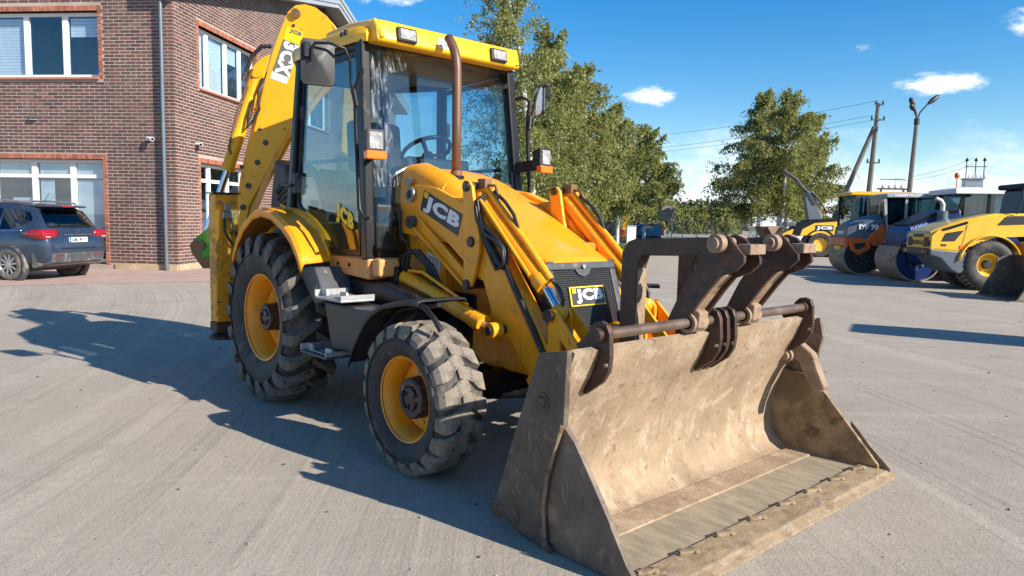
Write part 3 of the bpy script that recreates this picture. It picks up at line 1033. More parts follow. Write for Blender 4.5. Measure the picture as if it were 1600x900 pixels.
far = [(1052, 150, 5.6, 4.2, 'pale bushy tree left of the dark woodland trees'), (1078, 190, 6.8, 6.5, 'rounded tree at the left end of the far woodland'), (1100, 200, 7.6, 7, 'broad dark tree at the middle of the far woodland'),
       (1122, 185, 7.0, 6.5, 'dark tree at the right end of the far woodland'), (1148, 200, 7.2, 6.5, 'far woodland tree half hidden by the birch'), (1090, 120, 4.2, 3.0, 'low pale green bush in front of the far woodland'),
       (1125, 112, 4.0, 2.6, 'feathery young tree by the mesh fence'), (1064, 118, 3.8, 2.6, 'low bush at the left end of the mesh fence'), (1142, 125, 3.6, 3.0, 'low bush at the right end of the mesh fence'),
       (905, 85, 4.2, 4.6, 'low bush behind the foot of the middle birch'), (945, 88, 3.8, 4.4, 'low bush behind the orange and yellow mast'), (990, 92, 3.6, 4.2, 'low bush behind the blue generator'),
       (1040, 210, 5.6, 6.0, 'far tree behind the sign board')]
for i, (px, dp, h, w_, lb_) in enumerate(far):
    birch(lb_, *at(px, dp), h, w_*0.62, 40 + i, 5200, base=0.05, leaf=0.42 if dp > 140 else 0.30, mat=LEAFD if dp > 140 else LEAF, group='trees beyond the mesh fence', name='bushy_tree', barkm=DBARK, profile=PR)
for i in range(6):
    dp = 330 + rnd.random()*60
    px = 1036 + i*24
    if i == 0:
        src = birch('distant treeline tree on the horizon', *at(px, dp), 9.5, 7, 70, 3000, base=0.05, leaf=0.9, mat=LEAFD, group='distant treeline', name='treeline_tree', barkm=DBARK, profile=PR)
        continue
    c = src.copy(); COL.objects.link(c)
    x_, y_ = at(px, dp)
    c.location = (x_, y_, 0); c.rotation_euler = (0, 0, rnd.random()*6.28); s_ = rnd.uniform(0.7, 1.15); c.scale = (s_*1.3, s_*1.3, s_)
    for ch in list(src.children):
        q = ch.copy(); COL.objects.link(q); q.parent = c


# ------------------------------------------------------------------ fence and yard things in the distance
WIRE = pbr('fence_wire', (0.12, 0.15, 0.13), 0.5, metal=0.3)
CONC = pbr('grey_concrete', (0.155, 0.140, 0.122), 0.85, var=0.15, vs=2, dirt=((0.12, 0.11, 0.10), 0.3, 3), bump=0.15)
GALV = pbr('galvanised_steel', (0.42, 0.44, 0.46), 0.45, metal=0.5, var=0.1)
DARKM = pbr('dark_metal', (0.025, 0.026, 0.028), 0.5, var=0.2)
PORC = pbr('white_porcelain', (0.70, 0.68, 0.66), 0.25, var=0.05)
fa, fb_ = Vector((*at(1040, 84), 0)), Vector((*at(1178, 84), 0))
t = thing('mesh_fence', 'tall wire mesh fence between the gravel lot and the side road', 'fence', fa)
L = (fb_ - fa).length
fd = (fb_ - fa).normalized()
for i in range(7):
    p = fd*(L*i/6)
    m = MB(); m.cyl(p, p + ZV*2.2, 0.045, 8); m.build('post', DARKM, t, smooth=40)
    if i in (1, 3, 5):
        m = MB(); m.cyl(p + fd*1.7 + ZV*0.02, p + ZV*1.7, 0.03, 6); m.build('brace', DARKM, t, smooth=40)
m = MB()
for k in range(12):
    z = 0.15 + k*0.18
    m.beam(ZV*z, fd*L + ZV*z, 0.008, 0.008)
for k in range(int(L/0.20)):
    m.beam(fd*(k*0.20) + ZV*0.1, fd*(k*0.20) + ZV*2.14, 0.007, 0.007)
o = m.build('wire_mesh', WIRE, t); o['kind'] = 'stuff'

# blue generator on the verge
x, y = at(1006, 62)
BLUE = pbr('generator_blue', (0.015, 0.16, 0.42), 0.45, var=0.08, dirt=(DUST, 0.15, 3))
ORNG = pbr('orange_paint', (0.62, 0.12, 0.02), 0.45, var=0.08, dirt=((0.25, 0.08, 0.04), 0.2, 5))
t = thing('generator', 'blue trailer generator with an orange end standing under the birches', 'generator', (x, y, 0), rz=YAW - pi/2)
m = MB(); m.prism([(-1.25, .45), (1.15, .45), (1.15, 1.35), (1.0, 1.5), (-1.1, 1.5), (-1.25, 1.35)], 'Y', -0.6, 0.6); m.build('housing', BLUE, t, bevel=0.03)
m = MB(); m.box(1.153, 1.42, -.58, .58, .5, 1.46); m.build('end_panel', ORNG, t, bevel=0.03)
m = MB(); m.box(-1.2, 1.3, -.5, .5, .22, .447); m.build('chassis', DARKM, t, bevel=0.02)
for sx in (-0.7, 0.6):
    m = MB(); m.lathe([(-.66, 0.02), (-.66, .28), (-.48, .30), (-.48, .02)], 20, 'Y', (sx, 0, .30)); m.build('wheel', RUBBER, t, smooth=40)
m = MB(); m.box(-.35, .35, -.612, -.602, 1.18, 1.30); m.build('decal', WHITE, t)
m = MB()
for k in range(6):
    m.box(-1.15, -.6, -.612, -.602, .75 + k*.09, .80 + k*.09)
m.build('louvre', DARKM, t)
# white cabinet
x, y = at(983, 54)
t = thing('utility_cabinet', 'cream white utility cabinet on the verge left of the blue generator', 'cabinet', (x, y, 0), rz=YAW - pi/2)
m = MB(); m.box(-.34, .34, -.2, .2, 0, 1.3); m.build('case', pbr('cream_case', (0.62, 0.58, 0.46), 0.6, var=0.05), t, bevel=0.02)
m = MB(); m.box(-.38, .38, -.24, .24, 1.303, 1.36); m.build('lid', GALV, t, bevel=0.01)
m = MB(); m.box(-.3, .3, -.208, -.202, .08, 1.22); m.build('door', WHITE, t)
# yellow-and-orange machine behind the birch trunk
x, y = at(968, 58)
t = thing('post_driver', 'tall yellow and orange machine mast behind the pale birch trunk', 'machine', (x, y, 0), rz=YAW - pi/2)
m = MB(); m.box(0.05, .55, -.25, .25, 1.0, 2.75); m.build('mast', Y_ROOF, t, bevel=0.03)
m = MB(); m.box(-.4, .5, -.5, .5, .35, .997); m.build('chassis', ORNG, t, bevel=0.04)
m = MB(); m.box(-1.4, -.45, -.5, .5, .5, 1.6); m.build('engine_cover', DARKM, t, bevel=0.05)
m = MB(); m.box(-1.5, .6, -.55, .55, .02, .345); m.build('track', RUBBER, t, bevel=0.1)
# sign board on two posts
x, y = at(1035, 64)
t = thing('sign_board', 'weathered grey sign board on two posts right of the blue generator', 'sign', (x, y, 0), rz=YAW - pi/2)
for sx in (-.75, .62):
    m = MB(); m.cyl((sx, 0, 0), (sx, 0, 2.9), .05, 8); m.build('post', GALV, t, smooth=40)
for k in range(4):
    m = MB(); m.box(-.95, .8, -.09, -.055, 1.75 + k*.34, 2.06 + k*.34); m.build('board', pbr('grey_board', (0.27, 0.25, 0.24), 0.8, var=0.15, vs=2), t, bevel=0.01)
# aluminium ladder frame and hopper by the right birches
x, y = at(1176, 50)
t = thing('scaffold_tower', 'small aluminium scaffold frame left of the rusty hopper', 'scaffold', (x, y, 0), rz=YAW - pi/2)
for sx in (-.42, .42):
    m = MB(); m.cyl((sx, 0, 0), (sx, 0, 2.05), .025, 6); m.build('upright', GALV, t, smooth=40)
for k in range(7):
    m = MB(); m.cyl((-.42, 0, .2 + k*.29), (.42, 0, .2 + k*.29), .016, 6); m.build('rung', GALV, t, smooth=40)
x, y = at(1197, 48)
t = thing('hopper', 'rusty steel hopper with a pale triangular chute under the birch', 'hopper', (x, y, 0), rz=YAW - pi/2)
m = MB(); m.loft([[(-.3, -.3, .45), (.3, -.3, .45), (.3, .3, .45), (-.3, .3, .45)], [(-.75, -.7, 1.45), (.75, -.7, 1.45), (.75, .7, 1.45), (-.75, .7, 1.45)]]); m.build('bin', FORK, t, bevel=0.01)
m = MB(); m.prism([(-.42, 1.5), (.42, 1.5), (0, .85)], 'Y', -.78, -.72); m.build('chute', FORKT, t)
for sx in (-.4, .4):
    for sy in (-.35, .35):
        m = MB(); m.beam((sx, sy, 0), (sx, sy, .8), .07, .07); m.build('leg', DARKM, t)
# white cabin with red roof edge
x, y = at(1243, 62)
REDP = pbr('red_paint', (0.45, 0.03, 0.02), 0.5, var=0.08)
t = thing('site_cabin', 'white site cabin with a red roof edge behind the yellow wheel loader', 'cabin', (x, y, 0), rz=YAW - pi/2)
m = MB(); m.box(-1.5, 1.5, -1.2, 1.2, .15, 2.55); m.build('wall', pbr('cabin_white', (0.6, 0.62, 0.64), 0.5, var=0.05), t, bevel=0.02)
m = MB(); m.box(-1.55, 1.55, -1.25, 1.25, 2.553, 2.75); m.build('roof', REDP, t, bevel=0.02)
for sx in (-1.5, 1.44):
    m = MB(); m.box(sx, sx + .06, -1.215, -1.203, .15, 2.5); m.build('corner_post', REDP, t)
m = MB(); m.box(-.6, .9, -1.212, -1.204, .9, 1.7); m.build('window', DARKM, t)
m = MB(); m.box(-1.4, 1.4, -1.1, 1.1, 0, .147); m.build('skid', DARKM, t)


# ------------------------------------------------------------------ poles and wires
def insulator(name, parent, base, h=.22, r=.06, mat=None):
    m = MB()
    prof = [(0, .02), (.02, r*.5), (.04, r), (.08, r*.55), (.10, r*.95), (.14, r*.5), (.16, r*.8), (.2, r*.3), (h, .01)]
    m.lathe(prof, 10, 'Z', base)
    return m.build(name, mat or DARKM, parent, smooth=50)


x, y = at(1344, 46)
t = thing('utility_pole', 'grey concrete utility pole with a leaning strut brace', 'utility pole', (x, y, 0))
R_ = r2.copy(); R_.z = 0; R_.normalize()
tip = R_*0.42 + ZV*9.2
m = MB(); m.tube([Vector((0, 0, -.1)), tip*0.5, tip], [.20, .165, .125], 8); m.build('pole', CONC, t, smooth=30)
m = MB(); m.tube([R_*(-2.7), tip*0.84 - R_*.10], [.17, .14], 8); m.build('strut', CONC, t, smooth=30)
for f, ww in ((.985, .26), (.885, .42), (.60, .40)):
    c = tip*f
    m = MB(); m.beam(c - R_*ww + fw*-.14, c + R_*ww + fw*-.14, .07, .07); m.build('crossarm', DARKM, t)
    insulator('insulator', t, c - R_*(ww - .04) - fw*.14 + ZV*.03, r=.07)
    insulator('insulator', t, c + R_*(ww - .04) - fw*.14 + ZV*.03, r=.07)
PT = Vector((x, y, 0)) + tip
x, y = at(1407, 44)
t = thing('street_lamp', 'tall concrete lamp post with three dark curved lamp heads', 'street lamp', (x, y, 0))
tip = R_*0.30 + ZV*7.9
m = MB(); m.tube([Vector((0, 0, -.1)), tip*.5, tip], [.19, .15, .115], 8); m.build('pole', CONC, t, smooth=30)
m = MB(); m.tube([tip - ZV*.25, tip + ZV*.1], .155, 10); m.build('collar', DARKM, t, smooth=40)
for dx, dy, dz, L_ in ((-.42, .15, 1.35, 1), (1.35, .2, 1.55, 1), (-.62, -.35, .85, .8)):
    e = tip + R_*dx + fw*dy + ZV*dz
    mid = tip + R_*dx*.45 + fw*dy*.4 + ZV*dz*.62
    m = MB(); m.tube([tip, tip + R_*dx*.12 + ZV*dz*.3, mid], .045, 8); a_ = m.build('arm', DARKM, t, smooth=40)
    m = MB()
    dv = (e - mid)
    m.tube([mid, mid + dv*.15, mid + dv*.4, mid + dv*.8, e], [.05, .10, .15, .13, .03], 10); m.build('lamp_head', DARKM, a_, smooth=40)
# transformer kiosk
x, y = at(1507, 50)
t = thing('transformer_station', 'grey transformer tower with three insulators above the white roofed cab', 'transformer', (x, y, 0), rz=YAW - pi/2 - .35)
m = MB(); m.box(-.55, .55, -.5, .5, 0, 4.9); m.build('tower', GALV, t, bevel=0.03)
m = MB(); m.box(-.62, .62, -.57, .57, 4.903, 4.98); m.build('cap', GALV, t)
for i, sx in enumerate((-.42, .12, .62)):
    m = MB(); m.cyl((sx, 0, 4.9), (sx, 0, 6.1), .03, 6); m.build('post', DARKM, t)
    insulator('insulator', t, (sx, 0, 6.1), .30, .13)
for i in range(5):
    insulator('bushing', t, (-.35 + i*.24, -.45, 4.98), .55, .07, PORC)
m = MB(); m.beam((-.5, 0, 5.75), (.8, 0, 5.75), .05, .05); m.build('crossarm', DARKM, t)
TP = Vector((x, y, 6.3))
# switch frame with porcelain insulators
x, y = at(1384, 47)
t = thing('switch_frame', 'row of four white porcelain insulators on a dark frame between the poles', 'switchgear', (x, y, 0), rz=YAW - pi/2)
for sx in (-.72, .72):
    m = MB(); m.beam((sx, 0, 0), (sx, 0, 3.95), .10, .10); m.build('post', DARKM, t)
m = MB(); m.beam((-.95, 0, 4.0), (.95, 0, 4.0), .12, .10); m.build('beam', DARKM, t)
for i in range(4):
    insulator('insulator', t, (-.6 + i*.4, 0, 4.05), .52, .13, PORC)
m = MB(); m.beam((-.85, 0, 4.60), (.8, 0, 4.60), .06, .05); m.build('busbar', DARKM, t)


def wire(label, p, q, sag, r=.012):
    p, q = Vector(p), Vector(q)
    m = MB()
    m.tube([p.lerp(q, i/16) - ZV*(sag*4*(i/16)*(1 - i/16)) for i in range(17)], r, 4)
    o = m.build('overhead_wire', DARKM)
    tag(o, label, 'wire', 'overhead wires')
qx, qy = at(700, 70)
wire('topmost overhead wire running left from the top of the utility pole', PT + ZV*.15, (qx, qy, 9.0), 1.1)
wire('middle overhead wire running left from the utility pole', PT - ZV*.75 - R_*.3, (qx, qy, 7.7), 1.0)
wire('lowest overhead wire running left from the utility pole', PT - ZV*.95 + R_*.2, (qx, qy, 7.3), 1.0)
sx, sy = at(1380, 47)
wire('upper wire from the switch frame to the transformer tower', (sx, sy, 4.6), TP + ZV*.05, .25)
wire('lower wire from the switch frame to the transformer tower', (sx + .2, sy + .3, 4.5), TP - ZV*.35, .25)


# ================================================================== PARKED CAR
CARP = pbr('navy_metallic', (0.030, 0.050, 0.088), 0.27, metal=0.35, var=0.08, coat=0.8, dirt=((0.10, 0.09, 0.075), 0.12, 2))
CARG = glass('dark_car_glass', (0.10, 0.12, 0.13), 1.1, 0.10)
CARPL = pbr('dirty_grey_plastic', (0.055, 0.058, 0.062), 0.65, var=0.15, dirt=((0.22, 0.20, 0.17), 0.36, 3))
TYREG = pbr('dusty_tyre', (0.10, 0.092, 0.08), 0.9, var=0.2, dirt=((0.20, 0.18, 0.15), 0.4, 6))
ALLOY = pbr('alloy_wheel', (0.42, 0.42, 0.43), 0.35, metal=0.7, var=0.06)
REDL = pbr('red_lens', (0.30, 0.007, 0.016), 0.12, var=0.12, vs=20, coat=0.6)
HEADING = rad(217)
car = thing('parked_car', 'dark blue family SUV parked tail out beside the brick building', 'car', (-13.95, -0.35, 0), HEADING)


def car_ring(x, zb, zl, zt, wb, wr):
    h = [(0.0, zb), (wb*.78, zb), (wb*.95, zb + .10), (wb, zb + (zl - zb)*.45), (wb*.985, zl - .08), (wb*.955, zl), (wr + (wb*.955 - wr)*.10, zl + (zt - zl)*.88), (wr*.86, zt - .012), (wr*.5, zt + .012)]
    return [(x, y, z) for y, z in h] + [(x, 0, zt + .018)] + [(x, -y, z) for y, z in reversed(h[1:])]
ST = [(-.99, .50, .78, .80, .74, .66), (-.965, .42, .92, .95, .83, .72), (-.90, .36, 1.04, 1.08, .885, .72), (-.80, .33, 1.09, 1.22, .905, .68), (-.52, .30, 1.10, 1.60, .91, .60),
      (-.36, .28, 1.10, 1.66, .912, .60), (.2, .26, 1.08, 1.71, .915, .62), (.9, .25, 1.05, 1.73, .915, .63), (1.6, .25, 1.02, 1.70, .915, .63), (2.05, .25, 1.0, 1.42, .915, .66), (2.45, .25, .99, 1.06, .91, .78),
      (3.2, .25, .93, .97, .90, .76), (3.55, .30, .78, .82, .84, .66), (3.68, .38, .62, .64, .72, .5)]
m = MB()
m.loft([car_ring(*s) for s in ST])
body = m.build('body', CARP, car, smooth=38)
def interp(x):
    for a, c in zip(ST[:-1], ST[1:]):
        if a[0] <= x <= c[0]:
            f = (x - a[0])/(c[0] - a[0])
            return [a[i] + (c[i] - a[i])*f for i in range(6)]
def side_pt(x, f, sgn, off=.006):
    s = interp(x)
    y0, z0, y1, z1 = s[4]*.955, s[2], s[5] + (s[4]*.955 - s[5])*.10, s[2] + (s[3] - s[2])*.88
    return (x, sgn*(y0 + (y1 - y0)*f + off), z0 + (z1 - z0)*f)
for sgn in (1, -1):
    for xs, f0, f1 in (((-.52, -.40, -.05, .15, .22), .12, .86), ((.28, .6, 1.0, 1.12), .07, .90), ((1.2, 1.5, 1.75, 1.95), .05, .90)):
        rows = []
        for i, x in enumerate(xs):
            lo, hi = f0, f1
            if xs[0] == -.52:
                lo, hi = (.50, .56) if i == 0 else (.24, .84) if i == 1 else (.08, .88)
            if xs[0] == 1.2 and i == 3:
                hi = .3
            rows.append([side_pt(x, lo, sgn), side_pt(x, (lo + hi)/2, sgn, .011), side_pt(x, hi, sgn)])
        m = MB(); m.sheet(rows); m.build('side_window', CARG, car, smooth=50)
    m = MB(); m.tube([side_pt(x, .0, sgn, .012) for x in (-.35, 0, .5, 1.0, 1.6, 2.0)], .012, 6); m.build('window_trim', CHROME, car, smooth=50)
    m = MB(); m.tube([(-.45, sgn*.60, 1.66), (-.38, sgn*.60, 1.715), (.4, sgn*.63, 1.765), (1.5, sgn*.64, 1.745), (1.6, sgn*.64, 1.70)], .022, 8); m.build('roof_rail', ALLOY, car, smooth=50)
    # tail lamp wraps round the corner
    m = MB()
    rows = []
    for (x, y) in ((-.42, .918), (-.62, .915), (-.80, .910), (-.90, .882), (-.935, .80), (-.925, .62), (-.915, .50)):
        k = (x + .42)/(-.5)
        hh = .02 + .09*min(1, max(0, (-.40 - x)/.35)) if y > .6 else .05
        zc = 1.03 if y > .7 else 1.04
        o_ = .012
        rows.append([(x - (o_ if y < .88 else 0), sgn*(y + (o_ if y >= .88 else 0)), zc - hh), (x - (o_*1.8 if y < .9 else 0), sgn*(y + (o_*1.6 if y >= .88 else 0)), zc), (x - (o_ if y < .88 else 0), sgn*(y + (o_ if y >= .88 else 0)), zc + hh*.85)])
    m.sheet(rows)
    tl = m.build('tail_lamp', REDL, car, smooth=50)
    md = tl.modifiers.new('thick', 'SOLIDIFY'); md.thickness = .03; md.offset = 0
    m = MB(); m.box(-.968, -.93, sgn*.80 - .06, sgn*.80 + .06, .955, .985); m.build('reversing_lamp', LENS, tl, bevel=.008)
    m = MB(); m.box(-1.012, -.98, sgn*.56 - .11, sgn*.56 + .11, .545, .575); m.build('reflector', REDL, car, bevel=.006)
    for wx in (0.0, 2.70):
        w = part_empty('wheel', car, (wx, sgn*.80, .355), (0, 0, 0 if sgn < 0 else pi))
        m = MB(); m.lathe([(-.105, .22), (-.115, .26), (-.118, .31), (-.10, .345), (-.05, .357), (.06, .357), (.10, .34), (.105, .22)], 40); m.build('tyre', TYREG, w, smooth=50)
        m = MB(); m.lathe([(-.108, .235), (-.100, .228), (-.06, .215), (.06, .21)], 40); m.build('rim', ALLOY, w, smooth=50)
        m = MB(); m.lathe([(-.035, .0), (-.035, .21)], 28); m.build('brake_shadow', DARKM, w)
        m = MB()
        for k in range(10):
            a = 2*pi*k/10
            m.beam((0.035*cos(a), -.085, .035*sin(a)), (.222*cos(a + .12), -.092, .222*sin(a + .12)), .034, .02, (0, 1, 0))
        m.lathe([(-.10, 0), (-.10, .04), (-.06, .05)], 20)
        m.build('spoke', ALLOY, w)
        m = MB(); m.lathe([(-.13, .40), (-.13, .455), (.0, .455), (.0, .40)], 36, closed=True); m.build('wheel_arch', CARPL, w, smooth=50)
        m = MB(); m.lathe([(-.055, .0), (-.055, .402)], 30); m.build('arch_liner', DARKM, w)
# tailgate window, spoiler, bumper, plate
m = MB()
g0, g1 = car_ring(*interp(-.82)), car_ring(*interp(-.55))
rows = []
for f in (0.06, .35, .65, .93):
    zz = 1.16 + (1.585 - 1.16)*f
    xx = -.845 + (-.545 + .845)*f
    ww = .70 + (.585 - .70)*f
    rows.append([(xx - .014, -ww, zz), (xx - .045, -ww*.5, zz + .004), (xx - .055, 0, zz + .006), (xx - .045, ww*.5, zz + .004), (xx - .014, ww, zz)])
m.sheet(rows); rg = m.build('rear_window', CARG, car, smooth=60)
md = rg.modifiers.new('thick', 'SOLIDIFY'); md.thickness = .012
m = MB(); m.beam((-.885, -.12, 1.21), (-.80, .22, 1.25), .03, .018); m.build('wiper', BLACK, rg)
m = MB(); m.prism([(-.36, 1.66), (-.64, 1.665), (-.72, 1.645), (-.70, 1.615), (-.5, 1.61)], 'Y', -.58, .58); m.build('spoiler', CARP, car, bevel=.015)
m = MB(); m.box(-.727, -.70, -.16, .16, 1.625, 1.645); m.build('brake_lamp', REDL, car)
m = MB(); m.loft([[(-1.0, -.72, .40), (-1.0, .72, .40), (-1.0, .74, .62), (-1.0, -.74, .62)], [(-.6, -.90, .28), (-.6, .90, .28), (-.6, .925, .62), (-.6, -.925, .62)]]); m.build('bumper', CARPL, car, bevel=.03)
m = MB(); m.box(-1.03, -.99, -.50, .50, .72, .735); m.build('bumper_lip', CARP, car)
m = MB(); m.box(-.992, -.955, -.40, .40, 1.00, 1.03); m.build('tailgate_trim', CHROME, car, bevel=.008)
m = MB(); m.box(-.998, -.975, -.26, .26, .845, .955); pl = m.build('number_plate', WHITE, car, bevel=.004)
m = MB(); m.box(-1.0, -.9965, .215, .258, .848, .952); m.build('plate_band', BLUE, pl)
write('LBL 817', DECAL, pl, (-.9983, .19, .868), (0, -1, 0), (0, 0, 1), .40, .07, .003)
m = MB(); m.lathe([(-.012, .035), (-.012, .052), (.012, .052), (.012, .035)], 20, 'X', (-.955, 0, 1.09), True); m.build('badge', CHROME, car, smooth=40)
m = MB(); m.tube([(-.2, .1, 1.74), (-.36, .1, 1.93)], .006, 5); m.build('aerial', BLACK, car)
m = MB(); m.box(-.35, 3.4, -.7, .7, .20, .32); m.build('underbody', DARKM, car)


# ================================================================== ROLLERS AND LOADER ON THE RIGHT
RH = rad(222)
DRUMS = pbr('drum_steel', (0.34, 0.27, 0.20), 0.6, metal=0.15, var=0.15, vs=4, dirt=((0.20, 0.14, 0.09), 0.34, 5), bump=0.08, stretch=(1, .3, 1))
HORNG = pbr('roller_orange', (0.74, 0.135, 0.022), 0.42, var=0.1, vs=3, dirt=((0.22, 0.10, 0.06), 0.22, 4))
HGREY = pbr('roller_grey', (0.105, 0.125, 0.15), 0.42, var=0.08, dirt=(DUST, 0.16, 3))
LGREY = pbr('cab_light_grey', (0.34, 0.36, 0.38), 0.5, var=0.06, dirt=(DUST, 0.15, 4))
HBLUE = pbr('roller_blue', (0.010, 0.032, 0.150), 0.36, var=0.1, vs=3, dirt=((0.08, 0.07, 0.07), 0.2, 4))
BYEL = pbr('roller_yellow', (0.80, 0.45, 0.03), 0.36, var=0.06, vs=3, dirt=((0.45, 0.31, 0.10), 0.14, 4), coat=0.3)
CABW = pbr('cab_white', (0.72, 0.73, 0.74), 0.4, var=0.04)
NAVY = pbr('cab_navy', (0.020, 0.050, 0.11), 0.32, var=0.06, coat=0.4)
CABGL = glass('roller_cab_glass', (0.42, 0.54, 0.58), 1.0, 0.09)


def drum(parent, s, z, r, w, y0=-.04, hub=DARKM, spokes=True):
    d = part_empty('drum', parent, (s, 0, z))
    m = MB(); m.lathe([(y0 - .03, r - .05), (y0, r - .03), (y0, r), (y0 - w, r), (y0 - w, r - .03), (y0 - w + .03, r - .05)], 56); m.build('drum_shell', DRUMS, d, smooth=30)
    m = MB(); m.lathe([(y0 - .10, .0), (y0 - .10, r*.45), (y0 - .07, r*.5), (y0 - .07, r - .04)], 40); m.build('drum_face', hub, d, smooth=40)
    m = MB(); m.lathe([(y0 + .06, 0), (y0 + .06, r*.22), (y0 - .1, r*.26)], 24); m.build('hub', DARKM, d, smooth=40)
    m = MB()
    for k in range(8):
        a = 2*pi*k/8
        m.cyl((cos(a)*r*.36, y0 - .10, sin(a)*r*.36), (cos(a)*r*.36, y0 - .06, sin(a)*r*.36), .03, 8)
    m.build('hub_bolts', STEEL, d)
    return d


def cab_box(parent, s0, s1, y0, y1, z0, z1, pillar, roofm, roof_t=.14, over=.08, slope=0.0, mid=None, glassm=None):
    """pillared cab with glass on four sides"""
    P = [(s0, y0), (s1, y0), (s1, y1), (s0, y1)]
    for i, (s, y) in enumerate(P):
        m = MB(); m.beam((s, y, z0), (s + (slope if i in (0, 3) else 0), y, z1), .09, .09); m.build('pillar', pillar, parent)
    if mid:
        for y in (y0, y1):
            m = MB(); m.beam((mid, y, z0), (mid, y, z1), .07, .07); m.build('pillar', pillar, parent)
    m = MB(); m.box(s0 - .03, s1 + .03, y0 - .03, y1 + .03, z0 - .10, z0 + .02) if s1 > s0 else m.box(s1 - .03, s0 + .03, y0 - .03, y1 + .03, z0 - .10, z0 + .02)
    m.build('cab_floor', pillar, parent)
    a, c = min(s0, s1), max(s0, s1)
    m = MB()
    m.loft([[(a - over, y0 - over, z1), (c + over, y0 - over, z1), (c + over, y1 + over, z1), (a - over, y1 + over, z1)],
            [(a - over, y0 - over, z1 + roof_t*.7), (c + over, y0 - over, z1 + roof_t*.7), (c + over, y1 + over, z1 + roof_t*.7), (a - over, y1 + over, z1 + roof_t*.7)],
            [(a + .1, y0 + .1, z1 + roof_t), (c - .1, y0 + .1, z1 + roof_t), (c - .1, y1 - .1, z1 + roof_t), (a + .1, y1 - .1, z1 + roof_t)]])
    m.build('roof', roofm, parent, bevel=.02)
    g = .015
    for (p, q) in ((P[0], P[1]), (P[2], P[3])):
        m = MB(); m.prism([(p[0], z0), (q[0], z0), (q[0] + (slope if q in (P[0], P[3]) else 0), z1), (p[0] + (slope if p in (P[0], P[3]) else 0), z1)], 'Y', p[1] - g/2, p[1] + g/2); m.build('pane', glassm or CABGL, parent)
    for s, sl in ((s0, slope), (s1, 0)):
        m = MB(); m.add([(s, y0, z0), (s, y1, z0), (s + sl, y1, z1), (s + sl, y0, z1), (s + g, y0, z0), (s + g, y1, z0), (s + g + sl, y1, z1), (s + g + sl, y0, z1)], [(0, 1, 2, 3), (7, 6, 5, 4), (0, 4, 5, 1), (1, 5, 6, 2), (2, 6, 7, 3), (3, 7, 4, 0)]); m.build('pane', glassm or CABGL, parent)
    # seat and steering column inside
    sm = (s0 + s1)/2
    m = MB(); m.box(sm - .25, sm + .2, (y0 + y1)/2 - .25, (y0 + y1)/2 + .25, z0 + .1, z0 + .35); m.box(sm - .28, sm - .14, (y0 + y1)/2 - .25, (y0 + y1)/2 + .25, z0 + .353, z0 + .95); m.build('seat', SEAT, parent, bevel=.05)
    m = MB(); m.beam((sm + .55, (y0 + y1)/2, z0), (sm + .40, (y0 + y1)/2, z0 + .6), .12, .12); m.lathe([(-.02, .16), (-.02, .19), (.02, .19), (.02, .16)], 18, 'Z', (sm + .38, (y0 + y1)/2, z0 + .66), True); m.build('steering_column', DARKM, parent)


# --- orange tandem roller
t = thing('road_roller', 'orange and grey tandem road roller with a light grey roofed cab', 'road roller', (-3.97, 20.19, 0), RH, 'parked road rollers')
drum(t, .06, .595, .595, 1.45)
drum(t, -2.9, .595, .595, 1.45)
m = MB(); m.prism([(.50, 1.16), (.48, .80), (.22, .62), (-.14, .85), (-.10, 1.10), (.25, 1.2)], 'Y', -.03, .05); y_ = m.build('yoke', HORNG, t, bevel=.02)
m = MB(); m.prism([(.38, 1.0), (.34, .83), (.22, .80), (.02, .95), (.06, 1.02)], 'Y', .045, .056); m.build('recess', DARKM, y_)
m = MB(); m.box(.25, .62, -1.5, -.032, .90, 1.18); m.box(-.15, .25, -1.5, -0.03, 1.0, 1.12); m.build('front_bumper', HORNG, t, bevel=.03)
for yy in (-.25, -.72, -1.25):
    m = MB(); m.cyl((.615, yy, 1.06), (.64, yy, 1.06), .06, 14); m.build('headlight', LENS, t, smooth=40)
m = MB(); m.box(.60, .63, -1.05, -.5, .78, .895); m.build('warning_plate', DECYEL, t)
m = MB(); m.loft([[(.56, -1.35, 1.185), (.56, -.12, 1.185), (.52, -.12, 1.50), (.50, -.4, 1.58), (.50, -1.0, 1.58), (.52, -1.35, 1.50)],
                  [(.2, -1.38, 1.185), (.2, -.06, 1.185), (.2, -.06, 1.62), (.2, -.4, 1.76), (.2, -1.0, 1.76), (.2, -1.38, 1.62)],
                  [(-.5, -1.38, 1.30), (-.5, -.06, 1.30), (-.5, -.06, 1.74), (-.5, -.4, 1.95), (-.5, -1.0, 1.95), (-.5, -1.38, 1.74)]]); h_ = m.build('bonnet', HGREY, t, smooth=40)
write('DV 70', WHITE, h_, (.22, -.052, 1.43), (-1, 0, 0.0), (0, 0, 1), .58, .17, .012)
write('HAMM', WHITE, h_, (.545, -1.0, 1.27), (0, 1, 0), (-.1, 0, 1), .55, .12, .02)
m = MB(); m.prism([(-.02, 1.14), (-.44, 1.60), (-.98, 1.60), (-1.0, .95), (-.2, .92)], 'Y', -1.38, -.02); m.build('frame', HORNG, t, bevel=.03)
m = MB(); m.prism([(-.98, .60), (-2.2, .60), (-2.2, 1.10), (-.98, 1.10)], 'Y', -1.40, -.04); m.build('chassis', HBLUE, t, bevel=.04)
cab_box(t, -.62, -2.1, -1.40, -.06, 1.12, 2.45, LGREY, LGREY, .16, .10, slope=.12, mid=-1.15)
write('HAMMTRONIC', WHITE, t, (-.75, .046, 2.475), (-1, 0, 0), (0, 0, 1), .9, .085, .006)
m = MB(); m.prism([(-2.2, 1.0), (-3.6, 1.0), (-3.6, 1.7), (-2.2, 1.9)], 'Y', -1.38, -.06); m.build('rear_cover', HORNG, t, bevel=.05)
